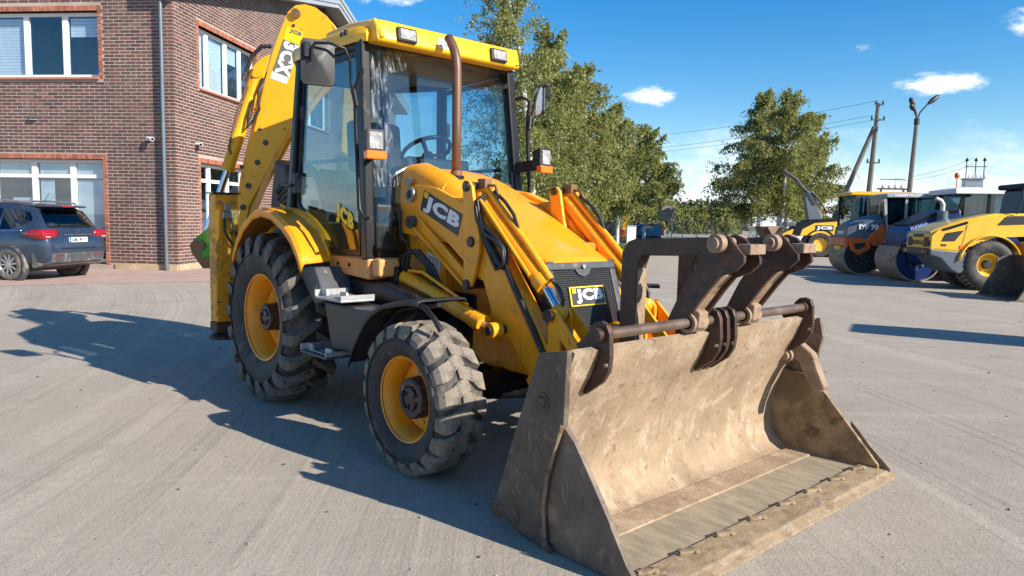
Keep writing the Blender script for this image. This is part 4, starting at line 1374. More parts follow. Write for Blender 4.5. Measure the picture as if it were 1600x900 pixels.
for yy in (-.02, -1.44):
    m = MB(); m.tube([(-.60, yy, 1.20), (-.52, yy, 1.75), (-.45, yy, 2.35)], .018, 8); m.build('handrail', DARKM, t, smooth=50)
m = MB(); m.tube([(-.52, .02, 2.30), (-.30, .10, 2.34), (-.24, .12, 2.2)], .012, 6); m.build('mirror_arm', DARKM, t, smooth=50)
m = MB(); m.box(-.27, -.21, .05, .22, 1.92, 2.22); m.build('mirror', DARKM, t, bevel=.015)
m = MB(); m.box(.10, .112, -1.36, -.08, 1.20, 1.70); m.build('bonnet_seam', DARKM, h_)
m = MB()
for k in range(5):
    m.box(-.42, -.02, -.053, -.047, 1.36 + k*.035, 1.375 + k*.035)
m.build('bonnet_louvre', DARKM, h_)
# --- second roller behind with orange-yellow roof
t2 = thing('road_roller', 'road roller with an orange yellow cab roof standing behind the orange one', 'road roller', Vector((-3.97, 20.19, 0)) + Vector((cos(RH), sin(RH), 0))*-1.45 - Vector((cos(RH + pi/2), sin(RH + pi/2), 0))*2.6, RH, 'parked road rollers')
drum(t2, .0, .6, .6, 1.5)
cab_box(t2, 1.0, -1.0, -1.45, -.05, 1.35, 2.62, DARKM, Y_ROOF, .14, .14, mid=.25)
m = MB(); m.prism([(1.0, .75), (-1.9, .75), (-1.9, 1.24), (1.0, 1.24)], 'Y', -1.45, -.05); m.build('chassis', HORNG, t2, bevel=.04)
drum(t2, -2.4, .6, .6, 1.5)
# --- blue roller
t = thing('road_roller', 'dark blue tandem road roller with a long sloping hood and upright exhaust', 'road roller', (-1.83, 18.69, 0), RH, 'parked road rollers')
drum(t, .06, .62, .62, 1.5, hub=HBLUE)
m = MB(); m.prism([(.40, .85), (.30, .55), (-.05, .50), (-.2, .9), (.0, 1.1)], 'Y', -.03, .03); m.build('yoke', HBLUE, t, bevel=.02)
m = MB(); m.prism([(.52, 1.07), (.44, 1.40), (.28, 1.60), (-.45, 1.98), (-1.0, 2.03), (-1.1, 1.08)], 'Y', -1.35, -.06); h_ = m.build('bonnet', HBLUE, t, bevel=.05)
m = MB(); m.prism([(.34, 1.625), (-.45, 2.03), (-.95, 2.07), (-.95, 1.98), (-.45, 1.91), (.30, 1.54)], 'Y', -1.2, -.03); m.build('hood_top', BLACK, t, bevel=.02)
write('HAMMTRONIC', pbr('pale_blue_print', (.25, .35, .7), .5), h_, (.30, -.052, 1.42), (-1, 0, .22), (.22, 0, 1), .95, .15, .008)
m = MB(); m.box(-.95, .56, -1.45, -.032, .82, 1.06); m.build('frame', BLACK, t, bevel=.03)
m = MB(); m.box(.55, .58, -.42, -.22, .93, 1.0); m.build('rear_lamp', REDL, t)
m = MB(); m.cyl((-.48, -.02, 1.3), (-.48, -.02, 2.0), .145, 18); e_ = m.build('exhaust', HGREY, t, smooth=40)
m = MB(); m.tube([(-.48, -.02, 1.99), (-.48, -.02, 2.18), (-.42, -.02, 2.28), (-.28, -.02, 2.34)], .065, 12); m.build('exhaust_pipe', GALV, e_, smooth=50)
drum(t, -2.9, .62, .62, 1.5, hub=HBLUE)
m = MB(); m.prism([(-.98, .7), (-3.6, .7), (-3.6, 1.5), (-.98, 1.3)], 'Y', -1.4, -.06); m.build('chassis', HBLUE, t, bevel=.04)
# --- white roofed cab (soil compactor) right behind
base_ = Vector((-1.83, 18.69, 0)) - Vector((cos(RH + pi/2), sin(RH + pi/2), 0))*.9 - Vector((cos(RH), sin(RH), 0))*1.0
t = thing('road_roller', 'road roller with a white cab roof carrying a dark name panel', 'road roller', base_, RH, 'parked road rollers')
cab_box(t, -.30, -2.3, -1.5, -.05, 1.55, 2.52, BLACK, CABW, .20, .14, slope=-.15, mid=-1.15)
m = MB(); m.prism([(-2.40, 2.66), (-3.05, 2.70), (-3.05, 2.86), (-2.45, 2.84)], 'Y', .08, .10)
m.prism([(-1.95, 2.56), (-3.1, 2.60), (-3.1, 2.78), (-2.02, 2.76)], 'Y', .10, .125); d_ = m.build('name_panel', DECAL, t)
write('AMM', WHITE, d_, (-2.10, .126, 2.615), (-1, 0, .035), (0, 0, 1), .42, .11, .006)
write('M', REDP, d_, (-2.56, .126, 2.63), (-1, 0, .035), (0, 0, 1), .14, .11, .006)
write('ANN', WHITE, d_, (-2.74, .126, 2.635), (-1, 0, .035), (0, 0, 1), .30, .11, .006)
m = MB(); m.prism([(-.2, .7), (-3.2, .7), (-3.2, 1.44), (-.2, 1.44)], 'Y', -1.45, -.1); m.build('chassis', HBLUE, t, bevel=.04)
m = MB(); m.cyl((-.35, -.3, 2.7), (-.35, -.3, 3.0), .015, 6); m.ball((-.35, -.3, 3.06), (.075, .075, .10), 10); m.build('beacon', AMBER, t, smooth=60)
for s_ in (-.6, -2.8):
    m = MB(); m.lathe([(-.05, .1), (-.05, .55), (-.1, .6), (-.4, .6), (-.45, .55), (-.45, .1)], 30, 'Y', (s_, -.05, .6)); m.build('wheel', RUBBER, t, smooth=40)

# --- yellow single drum roller, rear end towards the yard
t = thing('road_roller', 'yellow soil roller with a big treaded tyre and dark grey lower tank', 'road roller', (0.27, 17.17, 0), RH, 'parked road rollers')
bon = [(1.42, 1.30, 1.35), (1.38, 1.18, 1.44), (1.24, 1.05, 1.51), (.70, 1.0, 1.72), (-.08, 1.32, 1.90), (-.9, 1.36, 1.92), (-1.2, 1.36, 1.92)]
m = MB()
rings = []
for s, zb, zt in bon:
    hw = .62 if s > 1.39 else .70
    zb = min(zb, zt - .12)
    rings.append([(s, -.75 - hw, zb), (s, -.75 + hw, zb), (s, -.75 + hw, zt - .12), (s, -.75 + hw - .15, zt), (s, -.75 - hw + .15, zt), (s, -.75 - hw, zt - .12)])
m.loft(rings)
m.prism([(1.40, 1.0), (.62, .93), (.55, 1.2), (.2, 1.5), (1.26, 1.46), (1.385, 1.34)], 'Y', -1.46, -.044)
h_ = m.build('bonnet', BYEL, t, smooth=30, bevel=.02)
m = MB(); m.prism([(.705, 1.0), (.715, 1.0), (.60, 1.60), (.59, 1.60)], 'Y', -.05, -.040); m.build('bonnet_seam', DARKM, h_)
m = MB(); m.prism([(1.30, 1.02), (.64, .975), (.64, .965), (1.30, 1.01)], 'Y', -.05, -.040); m.build('bonnet_seam', DARKM, h_)
m = MB(); m.box(1.05, 1.18, -.046, -.038, 1.08, 1.13); m.build('bonnet_latch', DARKM, h_)
m = MB(); m.tube([(-.55, -.10, 1.90), (-.60, -.02, 2.2), (-.62, -.02, 2.55)], .02, 8); m.build('handrail', DARKM, t, smooth=50)
m = MB(); m.box(.62, .74, -.05, -.03, 1.02, 1.10); m.build('marker_lamp', AMBER, t)
# wheel arch flare in yellow
ar = []
for k in range(13):
    a = rad(170 - k*13)
    ar.append((.02 - .78*cos(a), .64 + .78*sin(a)))
m = MB()
rows = [[(s, y, z) for (s, z) in [(.02 - r_*cos(rad(172 - k*12.5)), .64 + r_*sin(rad(172 - k*12.5))) for k in range(13)]] for y, r_ in ((-.5, .75), (-.01, .75), (.02, .73), (.02, .70))]
m.sheet(rows); f_ = m.build('mudguard', BYEL, t, smooth=40)
md = f_.modifiers.new('thick', 'SOLIDIFY'); md.thickness = .03
m = MB(); m.prism([(1.17, 1.20), (.86, 1.21), (.66, 1.48), (1.08, 1.40)], 'Y', -.043, -.03); m.build('side_grille', PLASTIC, h_, bevel=.008)
m = MB(); m.prism([(1.18, 1.50), (.60, 1.70), (.58, 1.64), (1.14, 1.45)], 'Y', -.056, -.032); m.build('slot_grille', BLACK, h_)
m = MB(); m.prism([(-.1, 1.62), (-.85, 1.66), (-.85, 1.86), (-.3, 1.84)], 'Y', -.056, -.030); m.build('upper_grille', PLASTIC, h_, bevel=.008)
for yy, hh in ((-1.20, .16), (-.28, .16)):
    m = MB(); m.box(1.37, 1.425, yy - .14, yy + .14, 1.06, 1.30); m.build('rear_grille', BLACK, h_, bevel=.02)
m = MB(); m.box(1.37, 1.43, -1.03, -.45, 1.29, 1.37); m.build('rear_grille', BLACK, h_, bevel=.02)
write('BOMAG', DECAL, h_, (1.4265, -1.02, 1.09), (0, 1, 0), (0, 0, 1), .56, .13, .006)
m = MB(); m.box(1.37, 1.426, -1.04, -.44, 1.05, 1.27); m.build('name_panel', BYEL, h_)
m = MB(); m.prism([(1.42, 1.0), (.56, .94), (.56, .50), (.70, .40), (.90, .50), (1.16, .78), (1.42, .86)], 'Y', -1.46, -.04); m.build('tank', HGREY, t, bevel=.03)
m = MB(); m.box(1.40, 1.49, -1.5, -.02, .86, 1.02); m.build('bumper', BLACK, t, bevel=.02)
for yy in (-.25, -1.25):
    m = MB(); m.box(1.485, 1.50, yy - .08, yy + .08, .90, .97); m.build('rear_lamp', REDL, t)
def bomag_wheel(yc, flip):
    w = part_empty('wheel', t, (.02, yc, .64), (0, 0, pi if not flip else 0))
    m = MB(); m.lathe([(-.22, .27), (-.27, .36), (-.285, .47), (-.26, .57), (-.22, .61), (0, .625), (.22, .61), (.26, .57), (.285, .47), (.27, .36), (.22, .27)], 48); m.build('tyre', RUBBER, w, smooth=50)
    m = MB(); m.lathe([(-.23, .285), (-.225, .27), (-.15, .25), (-.10, .20), (-.06, .18), (-.06, .0)], 32); m.build('rim', BYEL, w, smooth=40)
    m = MB(); m.lathe([(-.20, 0), (-.20, .09), (-.06, .11)], 20); m.build('hub', DARKM, w, smooth=40)
    lm = None
    for k in range(34):
        for sd_ in (-1, 1):
            if lm is None:
                q = MB()
                rows = []
                for yy, da, r0 in ((0.0, 0.0, .622), (.10, .05, .62), (.20, .085, .610), (.25, .10, .575)):
                    rows.append([(r0*sin(da - .052), yy, r0*cos(da - .052)), ((r0 + .028)*sin(da - .04), yy, (r0 + .028)*cos(da - .04)), ((r0 + .028)*sin(da + .04), yy, (r0 + .028)*cos(da + .04)), (r0*sin(da + .052), yy, r0*cos(da + .052))])
                q.sheet(rows)
                o = q.build('tread_lug', LUGR, w, fix=False); lm = o.data
            else:
                o = link('tread_lug', lm, w)
            o.rotation_euler = (0, 2*pi*(k + (.5 if sd_ < 0 else 0))/34, 0)
            o.scale = (1, sd_, 1)
bomag_wheel(-.28, False)
bomag_wheel(-1.22, True)
m = MB(); m.prism([(-.75, 1.93), (-.85, 2.52), (-2.0, 2.52), (-2.0, 1.2), (-1.3, 1.2)], 'Y', -1.30, -.2); c_ = m.build('cab', NAVY, t, bevel=.04)
m = MB(); m.prism([(-.95, 1.96), (-1.02, 2.40), (-1.85, 2.40), (-1.85, 1.96)], 'Y', -.198, -.18); m.build('side_window', CABGL, c_)
m = MB(); m.box(-2.15, -.72, -1.4, -.1, 2.523, 2.66); m.build('roof', BLACK, t, bevel=.05)
drum(t, -3.0, .75, .75, 1.5)
m = MB(); m.prism([(-1.0, .6), (-3.6, .75), (-3.6, 1.0), (-1.0, 1.19)], 'Y', -1.45, -.06); m.build('front_frame', BYEL, t, bevel=.03)

# --- black grab bucket on the ground in front of the yellow roller
t = thing('loader_bucket', 'black steel bucket lying on the ground in front of the yellow roller', 'bucket', (1.35 + .50, 14.43 + .45, 0), RH)
pf = [(.58, .02), (.50, .06), (.19, .62), (.16, .86), (-.11, .96), (-.25, .86), (-.34, .4), (-.36, .02)]
m = MB(); m.prism(pf, 'Y', -.02, .04); m.build('side_plate', DARKST, t, bevel=.008)
m = MB(); m.prism([(-.36, .02), (-.34, .4), (-.25, .86), (-.11, .96), (-.17, .84), (-.28, .4), (-.30, .05), (.58, .05), (.58, .02)], 'Y', -1.5, -.022); m.build('shell', WEAR, t, bevel=.006)
m = MB(); m.prism(pf, 'Y', -1.56, -1.502); m.build('side_plate', DARKST, t, bevel=.008)
m = MB(); m.box(.40, .66, -1.56, .04, .0, .018); m.build('cutting_edge', STEEL, t)
# loader added out of view, shaped to throw its shadow into the yard
t = thing('wheel_loader', 'unseen dark loader, its long pointed boom added to cast a shadow into the yard', 'wheel loader', (6.6, 9.2, 0), rad(200))
m = MB(); m.prism([(1.9, 2.05), (1.6, 2.30), (-.4, 2.75), (-.4, 1.2), (.4, 1.0)], 'Y', -.5, .5); m.build('boom', DARKST, t, bevel=.02)
m = MB(); m.prism([(-.4, .7), (-2.6, .7), (-2.6, 1.8), (-1.2, 1.9), (-.4, 1.6)], 'Y', -.9, .9); m.build('body', HGREY, t, bevel=.05)
for s_ in (-.6, -2.3):
    for y_ in (-1.05, .75):
        m = MB(); m.lathe([(0, .2), (0, .66), (.05, .7), (.28, .7), (.33, .66), (.33, .2)], 30, 'Y', (s_, y_, .7)); m.build('wheel', RUBBER, t, smooth=40)

# --- yellow and black wheel loader
JK = Vector((-10.93, 32.01, 0))
t = thing('wheel_loader', 'yellow and black wheel loader with its dark arm raised behind the bucket frame', 'wheel loader', JK, RH)
m = MB(); m.prism([(1.93, .95), (1.90, 1.12), (1.40, 1.38), (1.0, 1.46), (.49, 1.78), (-.75, 1.86), (-.8, 1.05), (.75, 1.05)], 'Y', -1.25, -.06); h_ = m.build('bonnet', BYEL, t, bevel=.05)
m = MB(); m.prism([(1.42, 1.05), (1.30, 1.46), (.55, 1.86), (-.75, 1.94), (-.78, 1.80), (.35, 1.70), (.95, 1.36), (1.05, 1.05)], 'Y', -1.30, -.02); m.build('black_band', BLACK, t, bevel=.02)
m = MB(); m.prism([(.33, 1.30), (-.53, 1.30), (-.53, 1.58), (.33, 1.58)], 'Y', -.058, -.045); d_ = m.build('name_panel', DECAL, h_)
write('JCB', WHITE, d_, (.28, -.044, 1.335), (-1, 0, 0), (0, 0, 1), .76, .20, .006)
for s_ in (.06, -2.6):
    for yc, rz_ in ((-.25, 0), (-1.15, pi)):
        w = part_empty('wheel', t, (s_, yc, .62), (0, 0, pi - rz_))
        m = MB(); m.lathe([(-.18, .33), (-.22, .45), (-.20, .58), (-.14, .62), (.14, .62), (.20, .58), (.22, .45), (.18, .33)], 36); m.build('tyre', RUBBER, w, smooth=40)
        m = MB(); m.lathe([(-.17, .34), (-.10, .30), (-.06, 0)], 24); m.build('rim', BYEL, w, smooth=40)
m = MB(); m.lathe([(-.5, .70), (-.5, .78), (.0, .78), (.0, .70)], 36, 'Y', (.06, -.04, .62), True); m.build('mudguard', BLACK, t, smooth=40)
m = MB(); m.prism([(.6, 1.8), (.85, 3.0), (.75, 3.25), (.40, 3.25), (.2, 2.6), (-.1, 1.85)], 'Y', -.75, -.35); a_ = m.build('arm', HGREY, t, bevel=.04)
m = MB(); m.tube([(.6, -.5, 3.1), (1.25, -.5, 3.85), (1.9, -.5, 4.3)], [.10, .08, .06], 8); m.build('arm_tip', DARKM, a_, smooth=40)
m = MB(); m.tube([(.5, -.32, 3.2), (.2, -.30, 2.9), (-.2, -.3, 2.3), (-.55, -.3, 2.2), (-.65, -.3, 1.9)], .045, 8); m.build('hose', HOSE, t, smooth=50)
m = MB(); m.tube([(1.9, -.5, 4.2), (1.4, -.4, 3.8), (.7, -.3, 3.2), (.3, -.3, 2.6)], .03, 8); m.build('hose', HOSE, t, smooth=50)
m = MB(); m.box(-1.15, -.85, -1.2, -.05, 1.35, 2.35); m.build('cab_post', BLACK, t, bevel=.03)
m = MB(); m.box(-3.3, -.82, -1.2, -.1, .55, 1.3); m.build('chassis', BLACK, t, bevel=.04)
m = MB(); m.box(1.2, 1.7, -1.0, -.3, 1.49, 1.72); m.build('rear_box', HGREY, t, bevel=.05)


# ================================================================== BACKHOE LOADER
BH_ = thing('backhoe_loader', 'big yellow backhoe loader with front bucket, folded pallet forks and cracked film on its windscreen', 'backhoe loader')
def sym2(f):
    for s in (-1, 1):
        f(s)


# ---- wheels: rear and front, local frame at hub, outer side towards -Y
def lug_mesh(name, st, mat):
    q = MB()
    rows = []
    for yy, da, r0, r1, wb_, wt in st:
        rows.append([(r0*sin(da - wb_), yy, r0*cos(da - wb_)), (r1*sin(da - wt), yy, r1*cos(da - wt)), (r1*sin(da + wt), yy, r1*cos(da + wt)), (r0*sin(da + wb_), yy, r0*cos(da + wb_))])
    q.sheet(rows)
    n = len(rows)
    q.f += [(0, 1, 2, 3), tuple(4*(n - 1) + i for i in (3, 2, 1, 0))]
    q.m += [0, 0]
    o = q.build(name, mat, None)
    me = o.data
    bpy.data.objects.remove(o)
    return me
REARL = lug_mesh('tread_lug', [(.012, -.13, .640, .683, .050, .036), (-.06, -.065, .638, .686, .048, .035), (-.12, .0, .630, .682, .050, .037), (-.17, .055, .615, .676, .066, .054), (-.205, .085, .585, .658, .080, .066), (-.230, .10, .540, .602, .084, .060), (-.227, .10, .51, .530, .06, .04)], LUGR)
FRONTL = lug_mesh('tread_lug', [(.028, -.10, .430, .449, .100, .088), (-.03, -.06, .430, .452, .098, .086), (-.055, -.03, .428, .452, .110, .098), (-.085, .03, .424, .452, .122, .110), (-.115, .055, .418, .449, .128, .114), (-.140, .07, .405, .438, .126, .110), (-.160, .075, .378, .402, .112, .092), (-.163, .075, .355, .362, .09, .07)], LUGF)


def add_wheel(name, x, y, z, flip, prof, rimprof, discprof, hubprof, lug, nlug, hubr):
    w = part_empty(name, BH_, (x, y, z), (0, 0, pi if flip else 0))
    m = MB(); m.lathe(prof, 72); ty = m.build('tyre', RUBBER, w, smooth=50)
    m = MB(); m.lathe([(rimprof[-3][0] + .0, prof[0][1] + .06), (-(.0) + rimprof[0][0] - .012, prof[0][1] + .075), (rimprof[0][0] - .014, prof[0][1] + .085)], 72)
    m = MB(); m.lathe(rimprof, 72); r_ = m.build('rim', Y_RIM, w, smooth=40)
    m = MB(); m.lathe(discprof, 60); m.build('disc', Y_RIM, w, smooth=30)
    m = MB(); m.lathe(hubprof, 36); m.build('hub', PIN, w, smooth=35)
    m = MB()
    nb = 8
    yd = discprof[1][0]
    for k in range(nb):
        a = 2*pi*k/nb + .2
        m.cyl((cos(a)*hubr*1.28, yd + .0, sin(a)*hubr*1.28), (cos(a)*hubr*1.28, yd - .03, sin(a)*hubr*1.28), .014, 6)
    m.build('wheel_nuts', STEEL, w)
    # cast emblem on the hub end: three ridges
    yh = hubprof[1][0] - .004
    m = MB()
    for a0, a1, rr in ((20, 130, .62), (150, 240, .60), (260, 350, .60)):
        pth = [(cos(rad(a))*hubr*rr, yh, sin(rad(a))*hubr*rr) for a in np.linspace(a0, a1, 9)]
        pth = [(cos(rad(a0))*hubr*.32, yh, sin(rad(a0))*hubr*.32)] + pth
        m.tube(pth, hubr*.055, 6)
    m.build('hub_ridges', BLACK, w, smooth=50)
    m = MB()
    m.tube([(sin(a)*prof[3][1]*1.02, prof[3][0] - .004, cos(a)*prof[3][1]*1.02) for a in np.linspace(0, 2*pi, 61)], .006, 5, False)
    m.build('sidewall_rib', RUBBER, w, smooth=50)
    for sd_ in (1, -1):
        for k in range(nlug):
            o = link('tread_lug', lug, w)
            o.rotation_euler = (0, 2*pi*(k + (.5 if sd_ < 0 else 0))/nlug, 0)
            o.scale = (1, sd_, 1)
    return w


RP = [(-.150, .345), (-.185, .39), (-.212, .455), (-.216, .51), (-.202, .575), (-.17, .618), (-.09, .636), (0, .640), (.09, .636), (.17, .618), (.202, .575), (.216, .51), (.212, .455), (.185, .39), (.150, .345)]
RR = [(-.168, .340), (-.172, .352), (-.166, .357), (-.158, .352), (-.150, .338), (-.125, .318), (-.085, .306), (-.07, .300), (-.02, .292), (.05, .285), (.14, .33), (.16, .35)]
RD = [(.02, .295), (.02, .27), (-.015, .25), (-.02, .20), (.01, .17), (.01, .05)]
RHB = [(-.145, 0.0), (-.145, .098), (-.138, .108), (-.05, .112), (-.03, .120), (.02, .122)]
FP = [(-.115, .250), (-.140, .275), (-.158, .315), (-.160, .352), (-.150, .395), (-.125, .418), (-.06, .428), (0, .430), (.06, .428), (.125, .418), (.150, .395), (.160, .352), (.158, .315), (.140, .275), (.115, .250)]
FR_ = [(-.122, .246), (-.127, .254), (-.122, .258), (-.115, .254), (-.108, .243), (-.085, .228), (-.06, .218), (-.01, .212), (.06, .21), (.115, .25)]
FD = [(.02, .214), (.02, .20), (.0, .19), (-.005, .15), (-.005, .05)]
FH = [(-.085, 0.0), (-.085, .112), (-.078, .122), (-.01, .126), (.02, .13)]
ZR, ZF = .682, .445
for s in (-1, 1):
    add_wheel('rear_wheel', 0, s*.872, ZR, s > 0, RP, RR, RD, RHB, REARL, 19, .105)
    add_wheel('front_wheel', 2.177, s*.985, ZF, s > 0, FP, FR_, FD, FH, FRONTL, 19, .118)

# ---- chassis, axles
m = MB(); m.box(-.85, 1.9, -.36, .36, .62, 1.0); m.box(-1.05, -.78, -.95, .95, .55, .85); m.build('chassis', BLACK, BH_, bevel=.02)
m = MB(); m.tube([(0, -.66, ZR), (0, -.3, ZR), (0, 0, ZR), (0, .3, ZR), (0, .66, ZR)], [.13, .15, .24, .15, .13], 18); m.build('rear_axle', BLACK, BH_, smooth=50)
m = MB(); m.tube([(2.177, -.84, ZF), (2.177, -.5, ZF), (2.177, 0, ZF), (2.177, .5, ZF), (2.177, .84, ZF)], [.12, .09, .15, .09, .12], 16); m.cyl((2.02, -.5, ZF + .06), (2.02, .5, ZF + .06), .045, 10); m.build('front_axle', BLACK, BH_, smooth=50)
m = MB(); m.prism([(1.85, .62), (2.0, .53), (2.50, .53), (2.66, .62), (2.72, .84), (1.85, .90)], 'Y', -.36, .36); m.build('front_frame', Y_ARM, BH_, bevel=.02)
m = MB(); m.box(1.28, 2.35, -.345, .345, .86, 1.36); m.build('engine_side_panel', pbr('deep_orange', (0.66, 0.20, 0.015), .42, var=.06, dirt=((.3, .15, .05), .2, 5)), BH_, bevel=.02)
m = MB(); m.box(1.9, 2.47, -.29, .29, .75, 1.24); m.build('cooler', BLACK, BH_)
# loader support tower beside the engine
for s in (-1, 1):
    m = MB(); m.prism([(1.10, .95), (1.62, .95), (1.60, 1.30), (1.42, 1.75), (1.18, 1.78), (1.12, 1.3)], 'Y', s*.33, s*.40); m.build('loader_tower', Y_ARM, BH_, bevel=.01)
m = MB(); m.add([(1.62, -.402, 1.40), (1.78, -.402, 1.30), (1.78, -.402, 1.12), (1.62, -.402, 1.18)], [(3, 2, 1, 0)])
m = MB(); m.prism([(1.40, 1.27), (1.555, 1.22), (1.555, 1.12), (1.40, 1.15)], 'Y', -.404, -.4005); lb_ = m.build('warning_sticker', WHITE, BH_)
m = MB()
for k in range(5):
    m.prism([(1.415, 1.243 - k*.018), (1.54, 1.205 - k*.018), (1.54, 1.197 - k*.018), (1.415, 1.235 - k*.018)], 'Y', -.4055, -.4045)
m.build('sticker_lines', DECGREY, lb_)

# ---- bonnet
def bon_ring(x, zt, hw, zb):
    h = [(hw, zb), (hw, zb + (zt - zb)*.55), (hw*.97, zt - .085), (hw*.88, zt - .03), (hw*.72, zt - .006), (hw*.35, zt + .010)]
    return [(x, -y, z) for y, z in h] + [(x, 0, zt + .014)] + [(x, y, z) for y, z in reversed(h)]
st = [(1.06, 1.865, .46, 1.40), (1.12, 1.872, .462, 1.40), (1.30, 1.822, .455, 1.38), (1.50, 1.745, .445, 1.36), (1.75, 1.640, .425, 1.33), (2.0, 1.522, .395, 1.30), (2.25, 1.400, .362, 1.26), (2.40, 1.325, .340, 1.245), (2.49, 1.285, .326, 1.242), (2.53, 1.262, .318, 1.242)]
m = MB(); m.loft([bon_ring(*s_) for s_ in st]); bon = m.build('bonnet', Y_BON, BH_, smooth=35)
md = bon.modifiers.new('soft', 'BEVEL'); md.width = .012; md.segments = 2; md.limit_method = 'ANGLE'; md.angle_limit = rad(50)
m = MB(); m.tube([(1.08, -.33, 1.80), (1.25, -.33, 1.795), (1.50, -.33, 1.715), (1.72, -.33, 1.61), (1.78, -.33, 1.56)], [.10, .115, .115, .11, .08], 20); m.build('bonnet_bulge', Y_BON, bon, smooth=50)
m = MB(); m.tube([(1.62, -.33 + .117*cos(a), 1.655 + .117*sin(a)) for a in np.linspace(-.3, pi + .3, 15)], .007, 6); m.build('bulge_seam', Y_ARM, bon, smooth=50)
m = MB(); m.tube([(1.355, -.12, 1.80 - .0), (1.355, -.12, 1.822)], .062, 20); m.build('exhaust_collar', BLACK, bon, smooth=40)
# exhaust
m = MB()
m.tube([(1.36, -.12, 1.70), (1.358, -.12, 2.2), (1.354, -.12, 2.58), (1.345, -.12, 2.66), (1.322, -.12, 2.73), (1.285, -.12, 2.79), (1.245, -.12, 2.835)], .035, 20, False)
ex = m.build('exhaust_pipe', pbr('exhaust_brown', (0.15, 0.080, 0.050), 0.48, metal=.35, var=.2, vs=9, dirt=((.10, .05, .03), .25, 9), stretch=(1, 1, .3)), BH_, smooth=50)
md = ex.modifiers.new('thick', 'SOLIDIFY'); md.thickness = .004
m = MB(); m.tube([(1.36, -.12, 1.78), (1.36, -.12, 1.86)], .043, 20); m.build('exhaust_sleeve', PIPE, ex, smooth=40)

# ---- grille panel
def gpt(y, f, d=0.0):
    """f 0 top .. 1 bottom, y across, d proud along the normal"""
    x = 2.515 + .15*f
    z = 1.250 - .55*f
    return (x + d*.965, y*(1 + .10*f), z + d*.263)
def gquad(mb, y0, y1, f0, f1, d0, d1, m_=0):
    vs = [gpt(y, f, d) for d in (d0, d1) for y, f in ((y0, f1), (y1, f1), (y1, f0), (y0, f0))]
    mb.add(vs, [(3, 2, 1, 0), (4, 5, 6, 7), (0, 1, 5, 4), (1, 2, 6, 5), (2, 3, 7, 6), (3, 0, 4, 7)], m_)
m = MB()
gquad(m, -.315, .315, 0, .10, -.05, .012); gquad(m, -.315, -.262, .1003, 1, -.05, .012); gquad(m, .262, .315, .1003, 1, -.05, .012); gquad(m, -.2617, .2617, .93, 1, -.05, .010)
gr_ = m.build('grille_panel', GREYPL, BH_, bevel=.008)
m = MB(); gquad(m, -.30, .30, .05, .98, -.05, -.02); m.build('grille_backing', DARKM, gr_)
m = MB()
# expanded mesh: staggered short bars in relief
nr, nc = 34, 30
for r_ in range(nr):
    f0 = .105 + (.825*r_)/nr
    for c_ in range(nc):
        y0 = -.262 + .524*(c_ + (.5 if r_ % 2 else 0))/nc
        y1 = min(y0 + .0125, .262)
        if y0 < .258:
            gquad(m, y0, y1, f0, f0 + .0165, -.014, .004)
o = m.build('grille_mesh', PLASTIC, gr_, fix=False); o['kind'] = 'stuff'
m = MB()
for r_ in range(nr + 1):
    f0 = .102 + .825*r_/nr
    gquad(m, -.262, .262, f0, f0 + .007, -.016, -.002)
o = m.build('grille_bars', PLASTIC, gr_, fix=False); o['kind'] = 'stuff'
m = MB()
vs = [(-.075, .095), (.075, .095), (.045, .16), (0, .185), (-.045, .16)]
m.add([gpt(y, f, .014) for y, f in vs] + [gpt(y, f, -.01) for y, f in vs], [(0, 1, 2, 3, 4), (9, 8, 7, 6, 5)] + [(i, (i + 1) % 5, 5 + (i + 1) % 5, 5 + i) for i in range(5)])
m.build('latch_plate', GREYPL, gr_)
m = MB(); m.cyl(gpt(0, .075, .012), gpt(0, .075, .03), .014, 12); m.build('latch_bolt', STEEL, gr_, smooth=40)
m = MB(); gquad(m, -.155, .155, .295, .515, .006, .018); bd = m.build('badge', DECYEL, gr_, bevel=.003)
m = MB(); gquad(m, -.145, .145, .310, .500, .0185, .021); m.build('badge_field', DECAL, bd)
gu, gv = (0, 1, 0), Vector(gpt(0, 0)) - Vector(gpt(0, 1))
write('JCB', WHITE, bd, gpt(-.112, .489, .0215), gu, gv, .252, .094, .004)
m = MB(); gquad(m, -.138, -.108, .318, .37, .0215, .024); m.build('badge_corner', DECYEL, bd)
# black cheeks beside the grille
for s in (-1, 1):
    m = MB(); m.add([gpt(s*.318, 0, -.01), gpt(s*.318, .95, -.01), (2.35, s*.345, .76), (2.25, s*.345, 1.25)], [(0, 1, 2, 3)])
    o = m.build('nose_cheek', PLASTIC, BH_); md = o.modifiers.new('thick', 'SOLIDIFY'); md.thickness = .01

# ---- loader arms (both sides), levers, links, cylinders
ARM = [(1.334, 1.744), (1.582, 1.712), (1.884, 1.609), (2.026, 1.575), (2.105, 1.506), (2.272, 1.297), (2.498, 1.018), (2.726, .731), (2.80, .56), (2.86, .40), (2.80, .36), (2.70, .40), (2.557, .549), (2.462, .66), (2.371, .758), (2.193, .751), (2.176, .946), (2.101, 1.105), (1.968, 1.158), (1.892, 1.225), (1.384, 1.553), (1.27, 1.608), (1.24, 1.68), (1.262, 1.725)]
ARM2 = [(2.70, .40), (2.86, .40), (3.02, .22), (3.32, .22), (3.32, .34), (3.05, .42), (2.86, .56)]
LEV = [(1.920, 1.719), (1.940, 1.747), (1.986, 1.746), (2.020, 1.713), (2.063, 1.513), (2.105, 1.392), (2.101, 1.290), (2.040, 1.102), (2.021, 1.067), (1.967, 1.050), (1.940, 1.077), (1.943, 1.262), (1.937, 1.554)]
def pin(m, x, z, y0, y1, r=.03):
    m.cyl((x, y0, z), (x, y1, z), r, 18)
